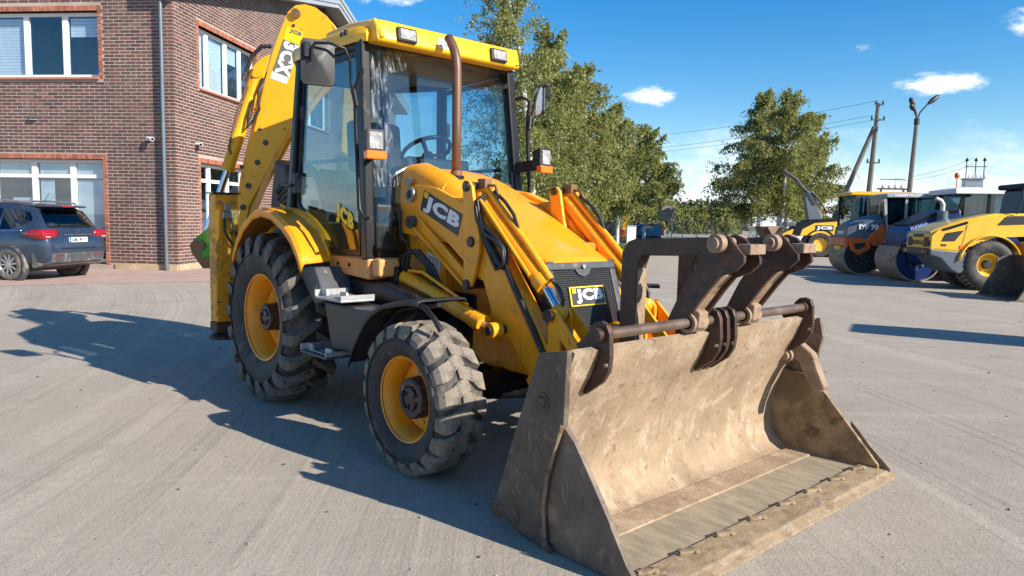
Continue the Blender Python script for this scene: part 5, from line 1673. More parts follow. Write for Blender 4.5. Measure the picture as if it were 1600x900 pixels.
for s in (-1, 1):
    Yo = s*.46
    a_ = part_empty('loader_arm', BH_)
    m = MB(); m.prism(ARM, 'Y', s*.375, Yo); m.build('arm_plate', Y_ARM, a_, bevel=.006)
    m = MB(); m.prism([(1.50, 1.69), (1.884, 1.600), (2.02, 1.567), (2.095, 1.50), (2.262, 1.291), (2.488, 1.012), (2.716, .725), (2.69, .70), (2.46, .98), (2.24, 1.26), (2.07, 1.46), (2.0, 1.52), (1.87, 1.55), (1.50, 1.64)], 'Y', s*.352, s*.374); m.build('arm_flange', Y_ARM, a_, bevel=.004)
    m = MB(); m.prism([(2.56, .55), (2.72, .73), (2.86, .56), (3.05, .42), (3.12, .36), (3.10, .24), (3.0, .24), (2.80, .36), (2.66, .42)], 'Y', s*.36, s*.50); m.build('arm_nose', Y_ARM, a_, bevel=.008)
    m = MB(); m.prism(LEV, 'Y', s*.475, s*.50); m.build('lever', Y_ARM, a_, bevel=.004)
    m = MB(); m.prism(LEV, 'Y', s*.30, s*.325); m.build('lever', Y_ARM, a_, bevel=.004)
    for (x, z) in ((1.967, 1.714), (2.021, 1.357), (1.980, 1.076)):
        m = MB(); pin(m, x, z, s*.29, s*.514, .030); m.lathe([(s*.501, .036), (s*.508, .036), (s*.508, .030)], 20, 'Y', (x, 0, z)); m.build('pin', PIN, a_, smooth=40)
    m = MB(); m.lathe([(s*.455, .055), (s*.49, .055), (s*.49, .030), (s*.455, .030)], 22, 'Y', (1.292, 0, 1.672), True); m.build('pivot_ring', STEEL, a_, smooth=40)
    m = MB(); pin(m, 1.292, 1.672, s*.34, s*.485, .029); m.build('pin', PIN, a_, smooth=40)
    m = MB(); m.prism([(1.26, 1.73), (1.31, 1.78), (1.24, 1.80), (1.20, 1.76)], 'Y', s*.455, s*.475); m.build('pivot_tab', STEEL, a_)
    # parallel link under the arm: channel with a bright upper edge
    m = MB(); m.prism([(1.30, 1.50), (1.345, 1.51), (1.99, 1.10), (1.97, 1.045), (1.93, 1.04), (1.275, 1.43)], 'Y', s*.40, s*.45); lk = m.build('link', Y_ARM, a_, bevel=.004)
    m = MB(); m.prism([(1.285, 1.445), (1.30, 1.46), (1.945, 1.055), (1.93, 1.04)], 'Y', s*.451, s*.478); m.build('link_rib', Y_ARM, lk, bevel=.003)
    m = MB(); m.prism([(1.36, 1.505), (1.375, 1.515), (1.95, 1.145), (1.935, 1.13)], 'Y', s*.451, s*.47); m.build('link_rib', Y_ARM, lk, bevel=.003)
    m = MB(); pin(m, 1.30, 1.475, s*.35, s*.50, .045); pin(m, 1.30, 1.475, s*.50, s*.515, .02); m.build('link_pin', GREYPL, a_, smooth=40)
    m = MB(); m.tube([(1.19, s*.49, 1.56), (1.17, s*.49, 1.44), (1.20, s*.49, 1.36), (1.30, s*.49, 1.30)], .010, 8); m.build('guard_rail', HOSE, a_, smooth=50)
    # lift cylinder
    c0, c1, c2 = Vector((1.335, s*.55, 1.085)), Vector((2.225, s*.55, .848)), Vector((2.315, s*.55, .822))
    dv = (c1 - c0).normalized()
    m = MB(); m.tube([c0, c0 + dv*.06, c1 - dv*.10, c1 - dv*.098, c1], [.052, .052, .052, .060, .060], 22); m.build('lift_cylinder', Y_ARM, a_, smooth=40)
    m = MB(); m.tube([c0 - dv*.08, c0 - dv*.07, c0 + dv*.0], [.05, .058, .058], 20); m.build('cylinder_base', BLACK, a_, smooth=40)
    m = MB(); m.cyl(c1, c2, .026, 16); m.build('cylinder_rod', STEEL, a_, smooth=40)
    m = MB(); m.lathe([(s*.505, .05), (s*.585, .05), (s*.585, .028), (s*.505, .028)], 22, 'Y', (c2.x, 0, c2.z), True); m.build('rod_eye', Y_ARM, a_, smooth=40)
    m = MB(); pin(m, c2.x, c2.z, s*.44, s*.597, .028); m.build('pin', PIN, a_, smooth=40)
    m = MB(); m.tube([c0 + Vector((.02, 0, .05)), c0 + Vector((.25, s*.02, .05)), c0 + dv*.75 + Vector((0, 0, .066))], .011, 8); m.build('cylinder_pipe', Y_ARM, a_, smooth=50)
    # tilt cylinder with its feed pipe
    t0, t1, t2_ = Vector((1.965, s*.40, 1.68)), Vector((2.600, s*.40, 1.118)), Vector((2.735, s*.40, .965))
    dv = (t1 - t0).normalized(); nz = Vector((-dv.z, 0, dv.x)); nz = nz if nz.z > 0 else -nz
    m = MB(); m.tube([t0, t0 + dv*.05, t1 - dv*.06, t1 - dv*.058, t1 + dv*.02], [.040, .052, .052, .058, .058], 22); m.build('tilt_cylinder', Y_ARM, a_, smooth=40)
    m = MB(); m.tube([t0 + nz*.05 + dv*.02, t0 + nz*.075 + dv*.06, t0 + nz*.078 + dv*.6, t1 + nz*.065 + dv*.02], .022, 12); m.build('feed_pipe', Y_ARM, a_, smooth=50)
    m = MB(); m.tube([t0 + nz*.025 + dv*.10 + Vector((0, s*.065, 0)), t0 + nz*.03 + dv*.16 + Vector((0, s*.068, 0)), t1 + nz*.005 - dv*.08 + Vector((0, s*.068, 0))], .012, 8); m.build('feed_pipe', Y_ARM, a_, smooth=50)
    m = MB(); m.cyl(t1, t2_, .027, 18); m.build('cylinder_rod', CHROME, a_, smooth=40)
    m = MB(); m.box(1.99, 2.07, s*.40 - .03, s*.40 + .03, 1.70, 1.765); m.build('pipe_block', PIPE, a_, bevel=.006)
    m = MB(); m.tube([t0 + nz*.10 + dv*.05, t0 + nz*.14 + dv*.10, t0 + nz*.12 + dv*.17, t0 + nz*.08 + dv*.18], .010, 8); m.build('hose_loop', PIPE, a_, smooth=50)
    m = MB(); m.tube([t0 + nz*.11 + dv*.12, t0 + nz*.13 + dv*.25, t0 + nz*.125 + dv*.36, t0 + nz*.09 + dv*.45], .012, 8); m.build('feed_hose', HOSE, a_, smooth=50)
    m = MB(); m.ball(t2_, (.055, .05, .055), 14); m.build('rod_eye', Y_ARM, a_, smooth=60)
    m = MB(); m.tube([t1 + nz*.07, t1 + dv*.10 + nz*.075, t1 + dv*.17 + nz*.05, t2_ + Vector((.02, 0, .03))], .013, 8); m.build('rod_hose', HOSE, a_, smooth=50)
    # tipping links at the bucket
    for yy in (.445, .35):
        m = MB(); m.prism([(2.695, .62), (2.699, .955), (2.72, .99), (2.765, .99), (2.79, .955), (2.80, .62)], 'Y', s*yy - .012, s*yy + .012); m.build('tip_link', Y_ARM, a_, bevel=.003)
    for yy in (.475, .32):
        m = MB(); m.prism([(2.735, .99), (2.78, .99), (3.12, .66), (3.12, .58), (3.06, .60), (2.72, .93)], 'Y', s*yy - .010, s*yy + .010); m.build('tip_lever', Y_ARM, a_, bevel=.003)
    m = MB(); pin(m, 2.745, .955, s*.30, s*.505, .030); pin(m, 2.745, .955, s*.505, s*.512, .038); m.build('pin', PIN, a_, smooth=40)
    # hydraulic hoses hanging between lever and arm
    for k, (dz, rr) in enumerate(((0, .016), (.02, .014), (-.02, .014))):
        yy = s*(.475 + .012*k)
        m = MB()
        m.tube([(2.075, s*.43, 1.64 + dz), (2.06, yy, 1.60 + dz), (2.08, yy, 1.52 + dz), (2.14, yy, 1.44 + dz), (2.25, yy, 1.385 + dz*.5), (2.325, yy, 1.33), (2.345, yy, 1.26 + dz), (2.325, yy, 1.215), (2.275, yy, 1.215 + dz), (2.20, yy, 1.30), (2.135, yy, 1.42 + dz)], rr, 8)
        m.build('hose', HOSE, a_, smooth=60)
    m = MB(); m.tube([(2.07, s*.478, 1.57), (2.11, s*.487, 1.475), (2.21, s*.487, 1.32), (2.29, s*.487, 1.235), (2.33, s*.48, 1.20)], [.015, .022, .026, .022, .012], 8); m.build('hose_bundle', HOSE, a_, smooth=60)
    for k in range(2):
        m = MB(); m.tube([(2.30 + .02*k, s*.472, 1.235), (2.42 + .03*k, s*.475, 1.06), (2.58 + .03*k, s*.475, .84), (2.70 + .02*k, s*.47, .66)], .010 + .004*k, 8); m.build('arm_pipe', PIPE if k == 0 else HOSE, a_, smooth=60)
    # decal with the maker's letters
    m = MB()
    q = [(1.439, 1.702), (1.881, 1.533), (1.831, 1.389), (1.394, 1.563)]
    m.prism(q, 'Y', s*.4605, s*.4625); dc = m.build('decal', DECAL, a_)
    if s < 0:
        O = Vector((1.425, -.4628, 1.556)); U = Vector((.400, 0, -.145)); Vv = Vector((.048, 0, .112))
        co, fs = letters('JCB')
        b = MB(); b.add([O + U*c[0] + Vv*c[1] + Vector((0, -.003*c[2], 0)) for c in co], fs); b.build('lettering', WHITE, dc)
        m = MB(); m.prism([(1.448, 1.692), (1.495, 1.675), (1.482, 1.638), (1.436, 1.655)], 'Y', -.4627, -.4645); m.build('decal_corner', DECYEL, dc)
# cross tube between the arms
m = MB(); m.cyl((2.55, -.375, .74), (2.55, .375, .74), .06, 18); m.build('arm_cross_tube', Y_ARM, BH_, smooth=40)
# hoses at the lift cylinder base
for k in range(3):
    m = MB(); m.tube([(1.28 + .04*k, -.56, 1.10), (1.30 + .06*k, -.57, 1.22 + .02*k), (1.42 + .05*k, -.56, 1.28), (1.56 + .04*k, -.53, 1.18), (1.66 + .03*k, -.50, 1.02)], .014, 8); m.build('hose', HOSE, BH_, smooth=60)
m = MB(); m.tube([(1.42, -.56, 1.10), (1.55, -.58, 1.07), (1.60, -.58, 1.03), (1.52, -.58, 1.01), (1.44, -.57, 1.04)], .011, 8); m.build('bracket_loop', Y_ARM, BH_, smooth=60)
m = MB(); m.box(1.12, 1.33, -.62, -.48, 1.0, 1.16); m.build('valve_block', BLACK, BH_, bevel=.02)

# ---- front bucket
bk = part_empty('bucket', BH_)
FRT = [(3.548, .925), (3.50, .80), (3.431, .678), (3.365, .56), (3.318, .44), (3.288, .32), (3.284, .22), (3.300, .14), (3.340, .078), (3.40, .042), (3.47, .030)]
BCK = [(3.47, .006), (3.30, .008), (3.20, .03), (3.15, .12), (3.16, .30), (3.22, .50), (3.33, .72), (3.42, .86), (3.515, .935)]
m = MB(); m.prism(FRT + BCK, 'Y', -1.13, 1.13); sh = m.build('moldboard', TAN, bk, smooth=30)
m = MB(); m.prism([(3.44, .050), (3.60, .044), (3.60, .012), (3.44, .012)], 'Y', -1.12, 1.12); m.build('seam_strip', TAN, bk, bevel=.006)
m = MB(); m.prism([(3.60, .036), (3.905, .030), (3.905, .010), (3.60, .010)], 'Y', -1.12, 1.12); m.build('floor_plate', FLOOR, bk)
m = MB(); m.prism([(3.885, .046), (4.035, .036), (4.075, .014), (4.075, .004), (3.885, .006)], 'Y', -1.15, 1.15); m.build('cutting_edge', EDGE, bk, bevel=.004)
m = MB(); m.prism([(4.03, .037), (4.085, .012), (4.085, .003), (4.03, .003)], 'Y', -1.14, 1.15); m.build('edge_lip', EDGE, bk)
for i in range(8):
    y = -1.02 + i*.292
    m = MB(); m.ball((3.93, y, .048), (.026, .020, .016), 8); m.beam((3.90, y - .075, .052), (3.93, y - .005, .052), .022, .014); m.build('edge_bolt', EDGE, bk, smooth=60)
    m = MB(); m.box(3.888, 3.915, y - .09, y + .012, .0462, .052); m.build('bolt_slot', DARKST, bk)
REARP = [(3.356, .901), (3.535, .938), (3.527, .79), (3.523, .612), (3.48, .477), (3.432, .346), (3.408, .20), (3.425, .058), (3.465, .004), (3.372, .004), (3.18, .045), (3.073, .089), (3.07, .12), (3.21, .52)]
CLAM = [(3.505, .598), (3.577, .536), (3.683, .393), (3.789, .243), (3.881, .095), (3.93, .044), (3.93, .008), (3.47, .004), (3.43, .06), (3.418, .20), (3.44, .345), (3.475, .47)]
FARP = [(3.30, .86), (3.508, .900), (3.567, .915), (3.594, .797), (3.552, .60), (3.46, .40), (3.42, .06), (3.465, .004), (3.18, .04), (3.073, .089), (3.21, .52)]
FARC = [(3.335, .573), (3.373, .556), (3.557, .535), (3.681, .402), (3.852, .213), (3.99, .061), (3.99, .008), (3.30, .008), (3.26, .12), (3.27, .3)]
m = MB(); m.prism(REARP, 'Y', -1.165, -1.132); m.build('wear_plate', WEAR, bk, bevel=.004)
m = MB(); m.prism(CLAM, 'Y', -1.15, -1.122); m.build('side_plate', DARKST, bk, bevel=.004)
m = MB(); m.prism([(3.80, .245), (3.895, .10), (3.955, .035), (3.955, .006), (3.84, .006), (3.78, .13)], 'Y', -1.163, -1.151); m.build('corner_plate', DARKST, bk, bevel=.003)
m = MB(); m.tube([(3.515, -1.168, .60), (3.475, -1.168, .475), (3.43, -1.168, .345), (3.41, -1.168, .20), (3.425, -1.168, .06)], .009, 6); m.build('weld_seam', FORKT, bk, smooth=60)
m = MB(); m.tube([(3.40, -1.166, .10), (3.43, -1.168, .02), (3.47, -1.168, .012)], .016, 6); m.build('hinge_knuckle', DARKST, bk, smooth=60)
m = MB(); m.prism(FARP, 'Y', 1.132, 1.165); m.build('wear_plate', DARKST, bk, bevel=.004)
m = MB(); m.prism(FARC, 'Y', 1.10, 1.128); m.build('side_plate', pbr('bucket_side_tan', (.20, .135, .078), .7, var=.2, vs=4, dirt=((.36, .25, .14), .42, 4), dirt2=((.10, .065, .04), .3, 6), bump=.15, bs=40, spec=.25), bk, bevel=.004)
m = MB(); m.prism([(3.80, .30), (3.93, .16), (4.05, .05), (4.05, .006), (3.82, .006)], 'Y', 1.129, 1.150); m.build('corner_plate', DARKST, bk, bevel=.003)
for (x, z) in ((3.384, .681), (3.092, .090)):
    m = MB(); m.lathe([(-1.178, 0), (-1.178, .026), (-1.172, .030), (-1.164, .030)], 18, 'Y', (x, 0, z)); m.lathe([(-1.170, .03), (-1.170, .045), (-1.164, .047)], 20, 'Y', (x, 0, z)); m.build('bolt', WEAR, bk, smooth=35)
# clam hinge at the far end
m = MB(); m.cyl((3.43, .98, .665), (3.43, 1.10, .665), .042, 18); m.cyl((3.43, .955, .665), (3.43, .98, .665), .026, 14); m.build('clam_pin', FORKT, bk, smooth=40)
m = MB()
pth = [(3.40, .70, .05), (3.47, .705, .06), (3.54, .66, .055), (3.58, .57, .05), (3.62, .50, .045), (3.655, .47, .03)]
rings = []
for i, (x, z, hw) in enumerate(pth):
    a, c = pth[max(i - 1, 0)], pth[min(i + 1, len(pth) - 1)]
    d = Vector((c[0] - a[0], 0, c[1] - a[1])).normalized(); nn_ = Vector((-d.z, 0, d.x))
    rings.append([Vector((x, 1.02, z)) + nn_*hw, Vector((x, 1.09, z)) + nn_*hw, Vector((x, 1.09, z)) - nn_*hw, Vector((x, 1.02, z)) - nn_*hw])
m.loft(rings); m.build('clam_arm', FORKT, bk, bevel=.012)
# rod along the top with its brackets
m = MB(); m.cyl((3.545, -.99, .992), (3.545, .99, .992), .026, 20); m.build('fork_rod', pbr('rod_brown', (.17, .12, .09), .4, metal=.45, var=.25, vs=6, dirt=(RUST, .25, 10)), bk, smooth=40)
BRK = [(3.42, .90), (3.40, .93), (3.47, .985), (3.485, 1.02), (3.515, 1.048), (3.55, 1.055), (3.585, 1.04), (3.602, 1.005), (3.61, .90), (3.60, .83), (3.565, .775), (3.46, .70), (3.45, .72), (3.52, .89)]
for y in (-.955, -.07, .0, .075, .965):
    m = MB(); m.prism(BRK, 'Y', y - .014, y + .014); b_ = m.build('rod_bracket', FORK, bk, bevel=.004)
    if abs(y) > .5:
        m = MB(); m.cyl((3.545, y - (.05 if y < 0 else .045), .992), (3.545, y + .045, .992), .034, 18); m.build('rod_bush', FORK, bk, smooth=40)
    m = MB(); m.cyl((3.59, y - .02, .86), (3.59, y + .02, .86), .010, 10); m.build('bracket_bolt', STEEL, b_)
# ---- folded pallet forks on the rod
F1 = [(3.43, 1.00), (3.50, .955), (3.575, 1.047), (3.674, 1.180), (3.725, 1.241), (3.811, 1.275), (3.857, 1.318), (3.855, 1.349), (3.768, 1.439), (3.721, 1.455), (3.670, 1.440), (3.64, 1.40), (3.629, 1.338), (3.52, 1.18)]
for fy in (-.24, .29):
    fk = part_empty('pallet_fork', BH_)
    for dy, sh_ in ((-.055, 0), (.055, .02)):
        m = MB(); m.prism([(x + sh_, z - sh_*.4) for x, z in F1], 'Y', fy + dy - .012, fy + dy + .012); m.build('fork_plate', FORK, fk, bevel=.003)
    m = MB(); m.prism([(3.50, .99), (3.575, 1.047), (3.674, 1.18), (3.735, 1.247), (3.70, 1.27), (3.63, 1.20), (3.50, 1.04)], 'Y', fy - .0425, fy + .0425); m.build('fork_web', FORKT, fk, bevel=.004)
    m = MB(); m.box(3.80, 3.875, fy - .042, fy + .10, 1.355, 1.405); m.build('stop_block', FORKT, fk, bevel=.005)
    m = MB(); m.cyl((3.722, fy - .115, 1.405), (3.722, fy - .068, 1.405), .046, 20); m.cyl((3.722, fy + .068, 1.405), (3.722, fy + .115, 1.405), .046, 20); m.cyl((3.722, fy - .135, 1.405), (3.722, fy + .13, 1.405), .030, 16); m.build('pivot_boss', FORKT, fk, smooth=40)
    m = MB(); m.lathe([(-.062, .034), (-.062, .052), (.062, .052), (.062, .034)], 22, 'Y', (3.545, fy, .992), True); m.build('rod_collar', FORKT, fk, smooth=40)
    m = MB(); m.prism([(3.50, .965), (3.60, .965), (3.61, 1.05), (3.55, 1.08), (3.50, 1.04)], 'Y', fy - .040, fy + .040); m.build('collar_block', FORKT, fk, bevel=.008)
    for (x, z, r_) in ((3.585, 1.135, .020), (3.675, 1.325, .015)):
        m = MB(); m.cyl((x, fy - .0685, z), (x, fy - .0665, z), r_, 14); m.build('hole', DARKM, fk)
    # tine: blade folded back level, then down behind the bucket
    m = MB(); m.prism([(3.75, 1.33), (3.70, 1.435), (3.18, 1.412), (3.13, 1.395), (3.09, 1.335), (3.085, .72), (3.185, .72), (3.20, 1.26), (3.225, 1.322), (3.62, 1.338)], 'Y', fy - .042, fy + .042); m.build('tine', FORK, fk, bevel=.006)
    m = MB(); m.prism([(3.1852, .70), (3.196, .70), (3.2105, 1.24), (3.20, 1.25)], 'Y', fy - .036, fy + .036); m.build('tine_face', FORKT, fk)

# ---- front mudguards
for s in (-1, 1):
    FG = [(1.535, .57), (1.60, .70), (1.672, .79), (1.745, .875), (1.825, .935), (1.94, .985), (2.074, 1.013), (2.20, 1.035), (2.32, 1.04)]
    m = MB()
    rows = [[(x, s*y, z - dz) for x, z in FG] for y, dz in ((1.12, .035), (1.115, .008), (1.09, 0), (.78, 0), (.76, .02))]
    m.sheet(rows); f_ = m.build('front_mudguard', PLASTIC, BH_, smooth=40)
    md = f_.modifiers.new('thick', 'SOLIDIFY'); md.thickness = .012
    m = MB(); (s < 0) and m.tube([(2.26, s*1.09, 1.025), (2.36, s*1.09, 1.0), (2.43, s*1.08, .95), (2.47, s*1.06, .88)], .016, 8); m.tube([(1.70, s*.95, .80), (1.9, s*.95, .94), (2.3, s*.95, 1.01)], .02, 8); m.build('mudguard_stay', BLACK, f_, smooth=50)
# ---- steps, tank, battery box
for s in (-1, 1):
    m = MB(); m.prism([(.985, .90), (1.64, .90), (1.60, .60), (1.09, .57)], 'Y', s*.55, s*1.0); m.build('battery_box', pbr('dark_box', (.030, .031, .035), .45, var=.1, dirt=((.12, .11, .10), .14, 4)) if s < 0 else BLACK, BH_, bevel=.015)
    m = MB(); m.prism([(.62, 1.06), (1.35, 1.055), (1.75, .98), (1.80, .90), (.70, .86)], 'Y', s*.45, s*.74); m.build('fuel_tank', BLACK, BH_, bevel=.06, seg=3)
    for (x0, x1, y0, y1, z) in ((.96, 1.34, .80, 1.06, .945), (.86, 1.24, .86, 1.12, .55)):
        m = MB(); m.box(x0, x1, s*y0, s*y1, z - .018, z); st_ = m.build('step', ALU if z > .9 else GREYPL, BH_, bevel=.006)
        for e in (x0, x1 - .10):
            m = MB(); m.prism([(e, z + .001), (e + .10, z + .001), (e + .09, z + .05), (e + .01, z + .05)], 'Y', s*(y1 - .06), s*(y1 - .045)); m.build('step_tab', ALU, st_)
        m = MB(); m.box(x0, x0 + .012, s*y0, s*y1, z + .001, z + .045); m.build('step_lip', ALU, st_)
        m = MB(); m.box(x1 - .012, x1, s*y0, s*y1, z + .001, z + .03); m.build('step_lip', ALU, st_)
        m = MB()
        for i in range(9):
            for j in range(4):
                cx, cy = x0 + .05 + i*(x1 - x0 - .1)/8, y0 + .05 + j*(y1 - y0 - .1)/3
                m.cyl((cx, s*cy, z), (cx, s*cy, z + .010), .012, 6)
        o = m.build('step_studs', ALU, st_); o['kind'] = 'stuff'
# ---- rear mudguards
for s in (-1, 1):
    o_ = [(-.70, 1.18), (-.60, 1.33), (-.45, 1.46), (-.25, 1.555), (-.06, 1.58), (.13, 1.555), (.32, 1.485), (.48, 1.39), (.59, 1.28), (.66, 1.175)]
    m = MB()
    rows = []
    for y, sc, dz in ((1.085, .94, -.085), (1.085, .96, -.035), (1.06, .975, -.012), (.72, 1.0, .0), (.70, 1.0, -.02)):
        rows.append([(x*sc + (.17 if y > 1.0 else 0)*1.0, s*y, z + dz) for x, z in o_])
    m.sheet(rows); f_ = m.build('rear_mudguard', Y_BON, BH_, smooth=40)
    md = f_.modifiers.new('thick', 'SOLIDIFY'); md.thickness = .016
    m = MB(); m.prism([(.50, 1.12), (.80, 1.135), (.92, .96), (.95, .90), (.80, .86)], 'Y', s*.70, s*.98); m.build('mudguard_skirt', GREYPL, BH_, bevel=.012)
    m = MB(); m.tube([(-.02, s*.86, 1.592), (.15, s*.90, 1.565), (.30, s*.98, 1.49), (.38, s*1.03, 1.40)], .012, 6); m.build('mudguard_cable', Y_ARM, f_, smooth=50)

# ---- cab
cab = part_empty('cab', BH_)
ys = .735
# posts
def post(m, p, q, w=.075, d=.085):
    m.beam(p, q, w, d, (0, 1, 0))
m = MB()
for s in (-1, 1):
    post(m, (1.145, s*.735, 1.20), (.985, s*.690, 2.76), .085, .075)
    post(m, (-.035, s*.760, 1.52), (.045, s*.700, 2.75), .075, .07)
    post(m, (-.56, s*.44, 1.40), (-.50, s*.42, 2.75), .07, .07)
    m.beam((.045, s*.695, 2.73), (1.0, s*.685, 2.735), .06, .06)
    m.beam((.03, s*.70, 2.73), (-.50, s*.42, 2.73), .06, .06)
m.beam((.985, -.69, 2.735), (.985, .69, 2.735), .06, .05)
m.beam((-.5, -.42, 2.73), (-.5, .42, 2.73), .06, .06)
m.build('cab_frame', BLACK, cab, bevel=.012)
m = MB()
for s in (-1, 1):
    m.beam((1.165, s*.742, 1.20), (1.005, s*.692, 2.74), .03, .03, (0, 1, 0))
m.build('screen_seal', PLASTIC, cab)
DOOR = [(1.085, 1.225), (.60, 1.225), (.47, 1.27), (.34, 1.36), (.20, 1.47), (.06, 1.56), (.02, 1.62), (.09, 2.69), (.955, 2.70)]
def dy_(z):
    return .752 - (z - 1.2)*.037
for s in (-1, 1):
    dr = part_empty('door', BH_)
    cx, cz = .55, 1.98
    inn = []
    for x, z in DOOR:
        d = Vector((cx - x, cz - z)).normalized()*.048
        inn.append((x + d.x, z + d.y))
    m = MB()
    n = len(DOOR)
    vs = [(x, s*(dy_(z) + t_), z) for t_ in (-.014, .016) for L in (DOOR, inn) for x, z in L]
    fs = []
    for i in range(n):
        j = (i + 1) % n
        fs += [(i, j, n + j, n + i), (2*n + i, 3*n + i, 3*n + j, 2*n + j), (i, 2*n + i, 2*n + j, j), (n + i, n + j, 3*n + j, 3*n + i)]
    m.add(vs, fs); m.build('door_frame', BLACK, dr, bevel=.005)
    m = MB(); m.add([(x, s*(dy_(z) + t_), z) for t_ in (-.003, .003) for x, z in inn], [tuple(range(n)), tuple(range(2*n - 1, n - 1, -1))] + [(i, (i + 1) % n, n + (i + 1) % n, n + i) for i in range(n)])
    pn = m.build('pane', GLASS, dr)
    m = MB(); m.box(.12, .92, s*(dy_(1.93) - .02) - .006, s*(dy_(1.93) - .02) + .006, 1.915, 1.945); m.build('window_bar', GREYPL, dr)
    m = MB(); m.box(.0, .09, s*(dy_(1.75) + .02) - .03, s*(dy_(1.75) + .02) + .03, 1.68, 1.86); m.build('door_hinge', PLASTIC, dr, bevel=.02)
    m = MB(); m.box(-.15, .04, s*.80 - .012, s*.80 + .012, 1.745, 1.765); m.ball((-.16, s*.80, 1.755), .022, 8); m.build('door_catch', PLASTIC, dr, bevel=.004)
    m = MB(); m.box(.01, .12, s*.72 - .01, s*.72 + .04, 2.27, 2.40); m.build('door_hinge', PLASTIC, dr, bevel=.02)
    m = MB(); m.prism([(.78, 1.42), (.98, 1.36), (.98, 1.52), (.76, 1.58)], 'Y', s*(dy_(1.45) + .0035), s*(dy_(1.45) + .006))
    if s < 0:
        co, fs_ = letters('JCB')
        b = MB(); b.add([Vector((.70 + .26*c[0], -(dy_(1.45) + .005 + .002*c[2]), 1.47 - .10*c[0] + .15*c[1])) for c in co], fs_); b.build('lettering', DECYEL, pn)
    # quarter glass behind the rear post
    m = MB(); m.add([(-.05, s*.745, 1.5), (-.54, s*.44, 1.45), (-.48, s*.42, 2.72), (.03, s*.69, 2.72)], [(0, 1, 2, 3)]); o = m.build('quarter_window', GLASS, cab); md = o.modifiers.new('thick', 'SOLIDIFY'); md.thickness = .005
m = MB(); m.add([(-.55, -.44, 1.5), (-.55, .44, 1.5), (-.50, .42, 2.72), (-.50, -.42, 2.72)], [(0, 1, 2, 3)]); o = m.build('rear_window', GLASS, cab); md = o.modifiers.new('thick', 'SOLIDIFY'); md.thickness = .005
# windscreen, slightly bowed
def ws(y, f, d=0.0):
    x = 1.168 - .165*f + .03*(1 - (y/.70)**2)
    return (x + d, y*(1 - .06*f), 1.23 + 1.50*f)
m = MB(); m.sheet([[ws(y, f) for y in np.linspace(-.70, .70, 9)] for f in np.linspace(0, 1, 7)]); scr = m.build('windscreen', GLASS, BH_, smooth=60)
md = scr.modifiers.new('thick', 'SOLIDIFY'); md.thickness = .005
# torn protective film along the near edge of the screen
fm, T, out = new_mat('clear_film')
tr = T.n('ShaderNodeBsdfTransparent'); tr.inputs[0].default_value = (.9, .93, .95, 1)
pf_ = T.n('ShaderNodeBsdfPrincipled'); pf_.inputs['Base Color'].default_value = (.75, .80, .84, 1); pf_.inputs['Roughness'].default_value = .12
tc = T.n('ShaderNodeTexCoord'); mp = T.n('ShaderNodeMapping'); mp.inputs['Scale'].default_value = (1, 5, 1.0); T.l(tc.outputs['Object'], mp.inputs[0])
nz_ = T.noise(mp.outputs[0], 5, 7, .7, 1.2)
bp = T.n('ShaderNodeBump'); bp.inputs['Strength'].default_value = .8; bp.inputs['Distance'].default_value = .03; T.l(nz_, bp.inputs['Height']); T.l(bp.outputs[0], pf_.inputs['Normal'])
mx = T.n('ShaderNodeMixShader'); T.l(T.math('MULTIPLY', T.ramp(nz_, .46, .74), .42), mx.inputs[0]); T.l(tr.outputs[0], mx.inputs[1]); T.l(pf_.outputs[0], mx.inputs[2]); T.l(mx.outputs[0], out.inputs[0])
rnd = random.Random(3)
rows = []
for i, f in enumerate(np.linspace(.33, .985, 26)):
    w_ = .15 + .03*sin(i*.9) + (.14 if f > .9 else 0) + (.08 if f < .42 else 0)
    rows.append([ws(-.69 + w_*k/6, f, .006 + .010*rnd.random()) for k in range(7)])
m = MB(); m.sheet(rows); m.build('protective_film', fm, scr, smooth=60)
# film hanging over the dashboard
# wiper
m = MB(); m.beam(ws(.62, .30, .02), ws(.42, .12, .02), .016, .012); m.beam(ws(.60, .28, .025), ws(.34, .10, .025), .010, .010); m.tube([ws(.655, .45, .02), ws(.655, .03, .02)], .012, 6); m.build('wiper', BLACK, cab)
# cab base panel under the door
for s in (-1, 1):
    m = MB(); m.prism([(.60, 1.215), (1.19, 1.215), (1.19, 1.06), (.62, 1.09)], 'Y', s*.40, s*.765); bp_ = m.build('cab_sill', TANPAN, cab, bevel=.02, seg=3)
    m = MB()
    for x in (.76, .93):
        m.cyl((x, s*.764, 1.155), (x, s*.772, 1.155), .014, 10)
    m.build('sill_bolt', BLACK, bp_)
m = MB(); m.box(1.192, 1.30, -.74, .74, 1.085, 1.212); m.build('front_sill', TANPAN, cab, bevel=.02)
m = MB(); m.prism([(-.48, 2.742), (.94, 2.742), (.94, 2.722), (-.48, 2.712)], 'Y', -.40, .40); m.prism([(.06, 2.741), (.94, 2.741), (.94, 2.721), (.06, 2.716)], 'Y', .401, .66); m.prism([(.06, 2.741), (.94, 2.741), (.94, 2.721), (.06, 2.716)], 'Y', -.66, -.401); m.build('headlining', INTER, cab)
m = MB(); m.box(-.62, 1.10, -.70, .70, 1.0, 1.10); m.build('cab_floor', BLACK, cab)
m = MB(); m.box(-.60, .0, -.66, .66, 1.102, 1.46); m.build('rear_bulkhead', INTER, cab, bevel=.03)
